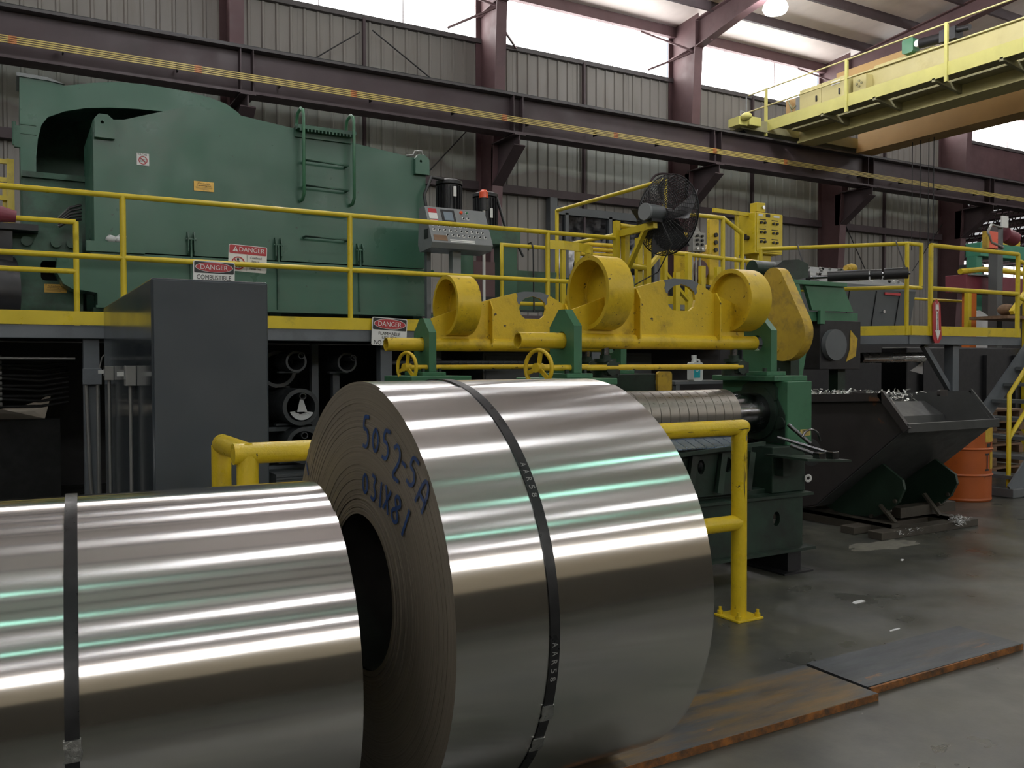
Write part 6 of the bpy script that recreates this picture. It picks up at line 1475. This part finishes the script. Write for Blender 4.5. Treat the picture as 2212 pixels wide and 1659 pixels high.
stp = thing('stairs', 'dark steel stair with yellow handrails rising at the right picture edge', 'stairs', (9.9, 5.5, 0))
for k in range(8):
    part(stp, 'tread', box(nbm(), 9.55 + 0.25 * k, 9.83 + 0.25 * k, 5.55, 6.40, 0.19 + 0.2 * k, 0.23 + 0.2 * k), M['greydark'])
for y in (5.53, 6.43):
    bm = nbm(); bar(bm, (9.5, y, 0.05), (11.5, y, 1.75), 0.02, 0.22); part(stp, 'stringer', bm, M['steel'])
bm = nbm(); pipe(bm, [(9.59, 5.62, 0.05), (9.59, 5.62, 1.133), (11.5, 5.62, 2.88)], 0.024, 10); part(stp, 'handrail', bm, M['rail'])
bm = nbm(); pipe(bm, [(9.59, 5.62, 0.64), (11.5, 5.62, 2.40)], 0.024, 10); part(stp, 'handrail', bm, M['rail'])
bm = nbm(); pipe(bm, [(11.25, 6.5, 2.80), (11.6, 6.2, 2.60), (12.4, 6.2, 2.2)], 0.026, 10); pipe(bm, [(11.25, 6.5, 2.33), (11.6, 6.2, 2.12), (12.4, 6.2, 1.7)], 0.026, 10); part(stp, 'handrail', bm, M['rail'])
part(stp, 'footing', box(nbm(), 9.45, 10.0, 5.48, 5.80, 0, 0.10), M['greydark'], bevel=0.01)

wp = thing('pallet_stack', 'brown wooden pallets stacked in the shade behind the drum', 'pallets', (10.9, 7.0, 0))
for k in range(6):
    z = 0.15 * k
    for i in range(5): part(wp, 'deck_board', box(nbm(), 10.3, 11.6, 6.62 + 0.2 * i, 6.78 + 0.2 * i, z + 0.10, z + 0.125), M['wood'])
    for x in (10.3, 10.9, 11.5): part(wp, 'bearer', box(nbm(), x, x + 0.10, 6.60, 7.6, z, z + 0.10), M['wood'])
cp = thing('wooden_crate', 'small brown wooden crate in the shadow behind the hopper', 'crate', (8.55, 6.6, 0))
for z in (0.05, 0.2, 0.35): part(cp, 'board', box(nbm(), 8.35, 8.75, 6.58, 6.60, z, z + 0.11), M['wood'])
for x in (8.36, 8.70): part(cp, 'batten', box(nbm(), x, x + 0.04, 6.56, 6.58, 0.02, 0.50), M['wood'])
part(cp, 'body', box(nbm(), 8.36, 8.74, 6.6, 7.0, 0.03, 0.46), M['wood'])
bm = nbm(); prism(bm, [(8.15, 5.9), (8.45, 5.85), (8.52, 6.0), (8.3, 6.08), (8.12, 6.02)], 'z', 0, 0.012)
solo('floor_rag', bm, M['paper'], 'pale rag on the floor just left of the orange drum', 'rag', None, (8.3, 5.97, 0))

# dark machine bed below the right wing
bd = thing('machine_bed', 'long black machine bed in the dark below the right end of the platform', 'machine', (13.5, 8.6, 0))
part(bd, 'body', box(nbm(), 11.6, 17.5, 8.35, 8.8, 0.0, 1.72), M['black'], bevel=0.02)
for k in range(7): part(bd, 'rib', box(nbm(), 11.9 + 0.8 * k, 11.96 + 0.8 * k, 8.28, 8.35, 0.1, 1.6), M['black'])
bm = nbm(); pipe(bm, arc((15.75, 19.0, 6.25), 0.5, 180, 95, 6, 'xz'), 0.03, 8); pipe(bm, [(15.25, 19.0, 6.25), (15.25, 19.0, 3.2)], 0.03, 8); pipe(bm, [(15.7, 19.0, 6.75), (16.0, 19.0, 6.76)], 0.03, 8)
solo('bent_conduit', bm, M['runway'], 'dark bent conduit on the ribbed wall above the yellow control cabinet', 'conduit', None, (15.5, 19.0, 5))
# things beyond the steps
cpst = thing('alarm_post', 'grey steel post carrying an orange alarm box and a white sign', 'post', (14.9, 9.0, 0))
part(cpst, 'post', box(nbm(), 14.82, 14.98, 8.92, 9.08, 0, 3.85), M['greydark'])
part(cpst, 'alarm_box', box(nbm(), 14.55, 14.80, 8.9, 9.0, 3.45, 3.74), M['redbright'], bevel=0.006); part(cpst, 'alarm_side', box(nbm(), 14.50, 14.55, 8.9, 9.0, 3.45, 3.74), M['guard'])
part(cpst, 'sign_plate', box(nbm(), 14.90, 15.10, 8.90, 8.92, 3.83, 4.03), M['white'], label='blank white sign')
bm = nbm(); cyl(bm, (15.05, 8.95, 3.72), (15.35, 8.95, 3.66), 0.13, n=14); part(cpst, 'horn', bm, M['crimson'])
bm = nbm(); pipe(bm, [(14.9, 8.9, 3.82), (14.6, 8.9, 3.85), (14.5, 8.9, 3.72), (14.6, 8.9, 3.55), (14.95, 8.9, 3.48)], 0.022, 8); part(cpst, 'conduit', bm, M['galv'])
cf = thing('crimson_frame', 'dark red machine beam on bright orange legs beyond the handrail', 'machine', (15.2, 9.3, 0))
part(cf, 'beam', box(nbm(), 14.38, 17.0, 9.2, 9.6, 2.72, 3.02), M['crimson'], bevel=0.01)
for x in (14.55, 16.6): part(cf, 'leg', box(nbm(), x - 0.03, x + 0.16, 9.22, 9.37, 0, 2.72), M['orange_post'])
part(cf, 'leg_stripe', box(nbm(), 14.40, 14.50, 9.18, 9.25, 1.9, 2.75), M['rail'])
bm = nbm(); pipe(bm, [(14.35, 9.3, 3.07), (15.0, 9.3, 3.14), (15.6, 9.3, 3.15), (17, 9.3, 3.11)], 0.05, 10); part(cf, 'top_rail', bm, M['rail'])
part(cf, 'cover', box(nbm(), 14.42, 15.3, 9.14, 9.2, 3.0, 3.03), M['greybox'])
tg = thing('teal_gantry', 'teal green gantry frame at the far right picture edge', 'gantry', (16.0, 9.9, 0))
part(tg, 'beam', box(nbm(), 15.9, 18.5, 9.9, 10.2, 3.50, 3.76), M['teal'], bevel=0.01)
for x in (15.95, 18.2): part(tg, 'leg', box(nbm(), x - 0.09, x + 0.09, 9.95, 10.15, 0, 3.5), M['teal'])
part(tg, 'top_box', box(nbm(), 16.5, 17.2, 9.9, 10.2, 3.76, 3.9), M['rail'])
wy = thing('yellow_work_frame', 'yellow tubular work frame with braces at the right edge behind the post', 'frame', (15.6, 8.4, 0))
for a, b in (((14.6, 8.3, 0), (14.6, 8.3, 3.1)), ((15.2, 8.3, 0), (15.2, 8.3, 3.3)), ((14.6, 8.3, 2.95), (15.4, 8.3, 3.35)), ((14.6, 8.3, 2.5), (15.4, 8.3, 2.9)), ((14.2, 8.3, 2.3), (14.9, 8.3, 2.9))):
    bm = nbm(); bar(bm, a, b, 0.07, 0.07); part(wy, 'tube', bm, M['rail'])
part(wy, 'shelf', box(nbm(), 14.0, 15.6, 8.25, 8.9, 2.2, 2.25), M['wood'])
bm = nbm(); ball(bm, (14.4, 8.5, 2.36), 0.13, 10, 1.4, 1, 0.8); solo('wrapped_part', bm, M['wood'], 'brown wrapped bundle on the shelf of the yellow work frame', 'bundle', None, (14.4, 8.5, 2.25))
sh = thing('drop_sheet', 'white sheet draped beside the orange leg', 'sheet', (15.0, 9.5, 0))
bm = nbm(); prism(bm, [(14.75, 0.0), (15.5, 0.0), (15.45, 2.3), (15.1, 2.42), (14.85, 2.36)], 'y', 9.4, 9.46); part(sh, 'cloth', bm, M['paper'])
# heater unit and storage on the far side of the wall end
ah = thing('louvred_heater', 'grey louvred heater box on the far column', 'heater', (28.4, 18.0, 4.2))
part(ah, 'housing', box(nbm(), 28.1, 28.65, 17.7, 18.25, 4.2, 4.8), M['greydark'], bevel=0.02)
for k in range(6): part(ah, 'louvre', box(nbm(), 28.14, 28.61, 17.68, 17.7, 4.26 + 0.085 * k, 4.31 + 0.085 * k), M['black'])
for k, (x, y) in enumerate(((2.2, 1.6),)): pass
# little chips of scrap lying on the floor
fl = [(3.75, 2.05, 0.055, 0.010, 20, 'thin pale sliver on the floor in front of the shorter plate'), (4.55, 3.6, 0.06, 0.022, 10, 'small pale crumbs on the floor right of the guard rail foot'), (4.25, 3.12, 0.05, 0.008, 5, 'short white strip on the floor between guard rail foot and shorter plate'),
      (5.8, 4.2, 0.03, 0.012, 30, 'tiny white chip on the floor before the slitter foot'), (7.6, 3.9, 0.05, 0.02, 35, 'white scrap on the floor at the right picture edge')]
for x, y, a, b, r, lab in fl:
    c_, s_ = cos(radians(r)), sin(radians(r)); bm = nbm()
    prism(bm, [(x + c_ * u - s_ * v, y + s_ * u + c_ * v) for u, v in ((-a, -b * 0.6), (a * 0.8, -b), (a, b * 0.5), (-a * 0.2, b), (-a * 0.9, b * 0.5))], 'z', 0.0, 0.003)
    solo('floor_scrap', bm, M['paper'], lab, 'scrap', 'scraps on the floor', (x, y, 0))
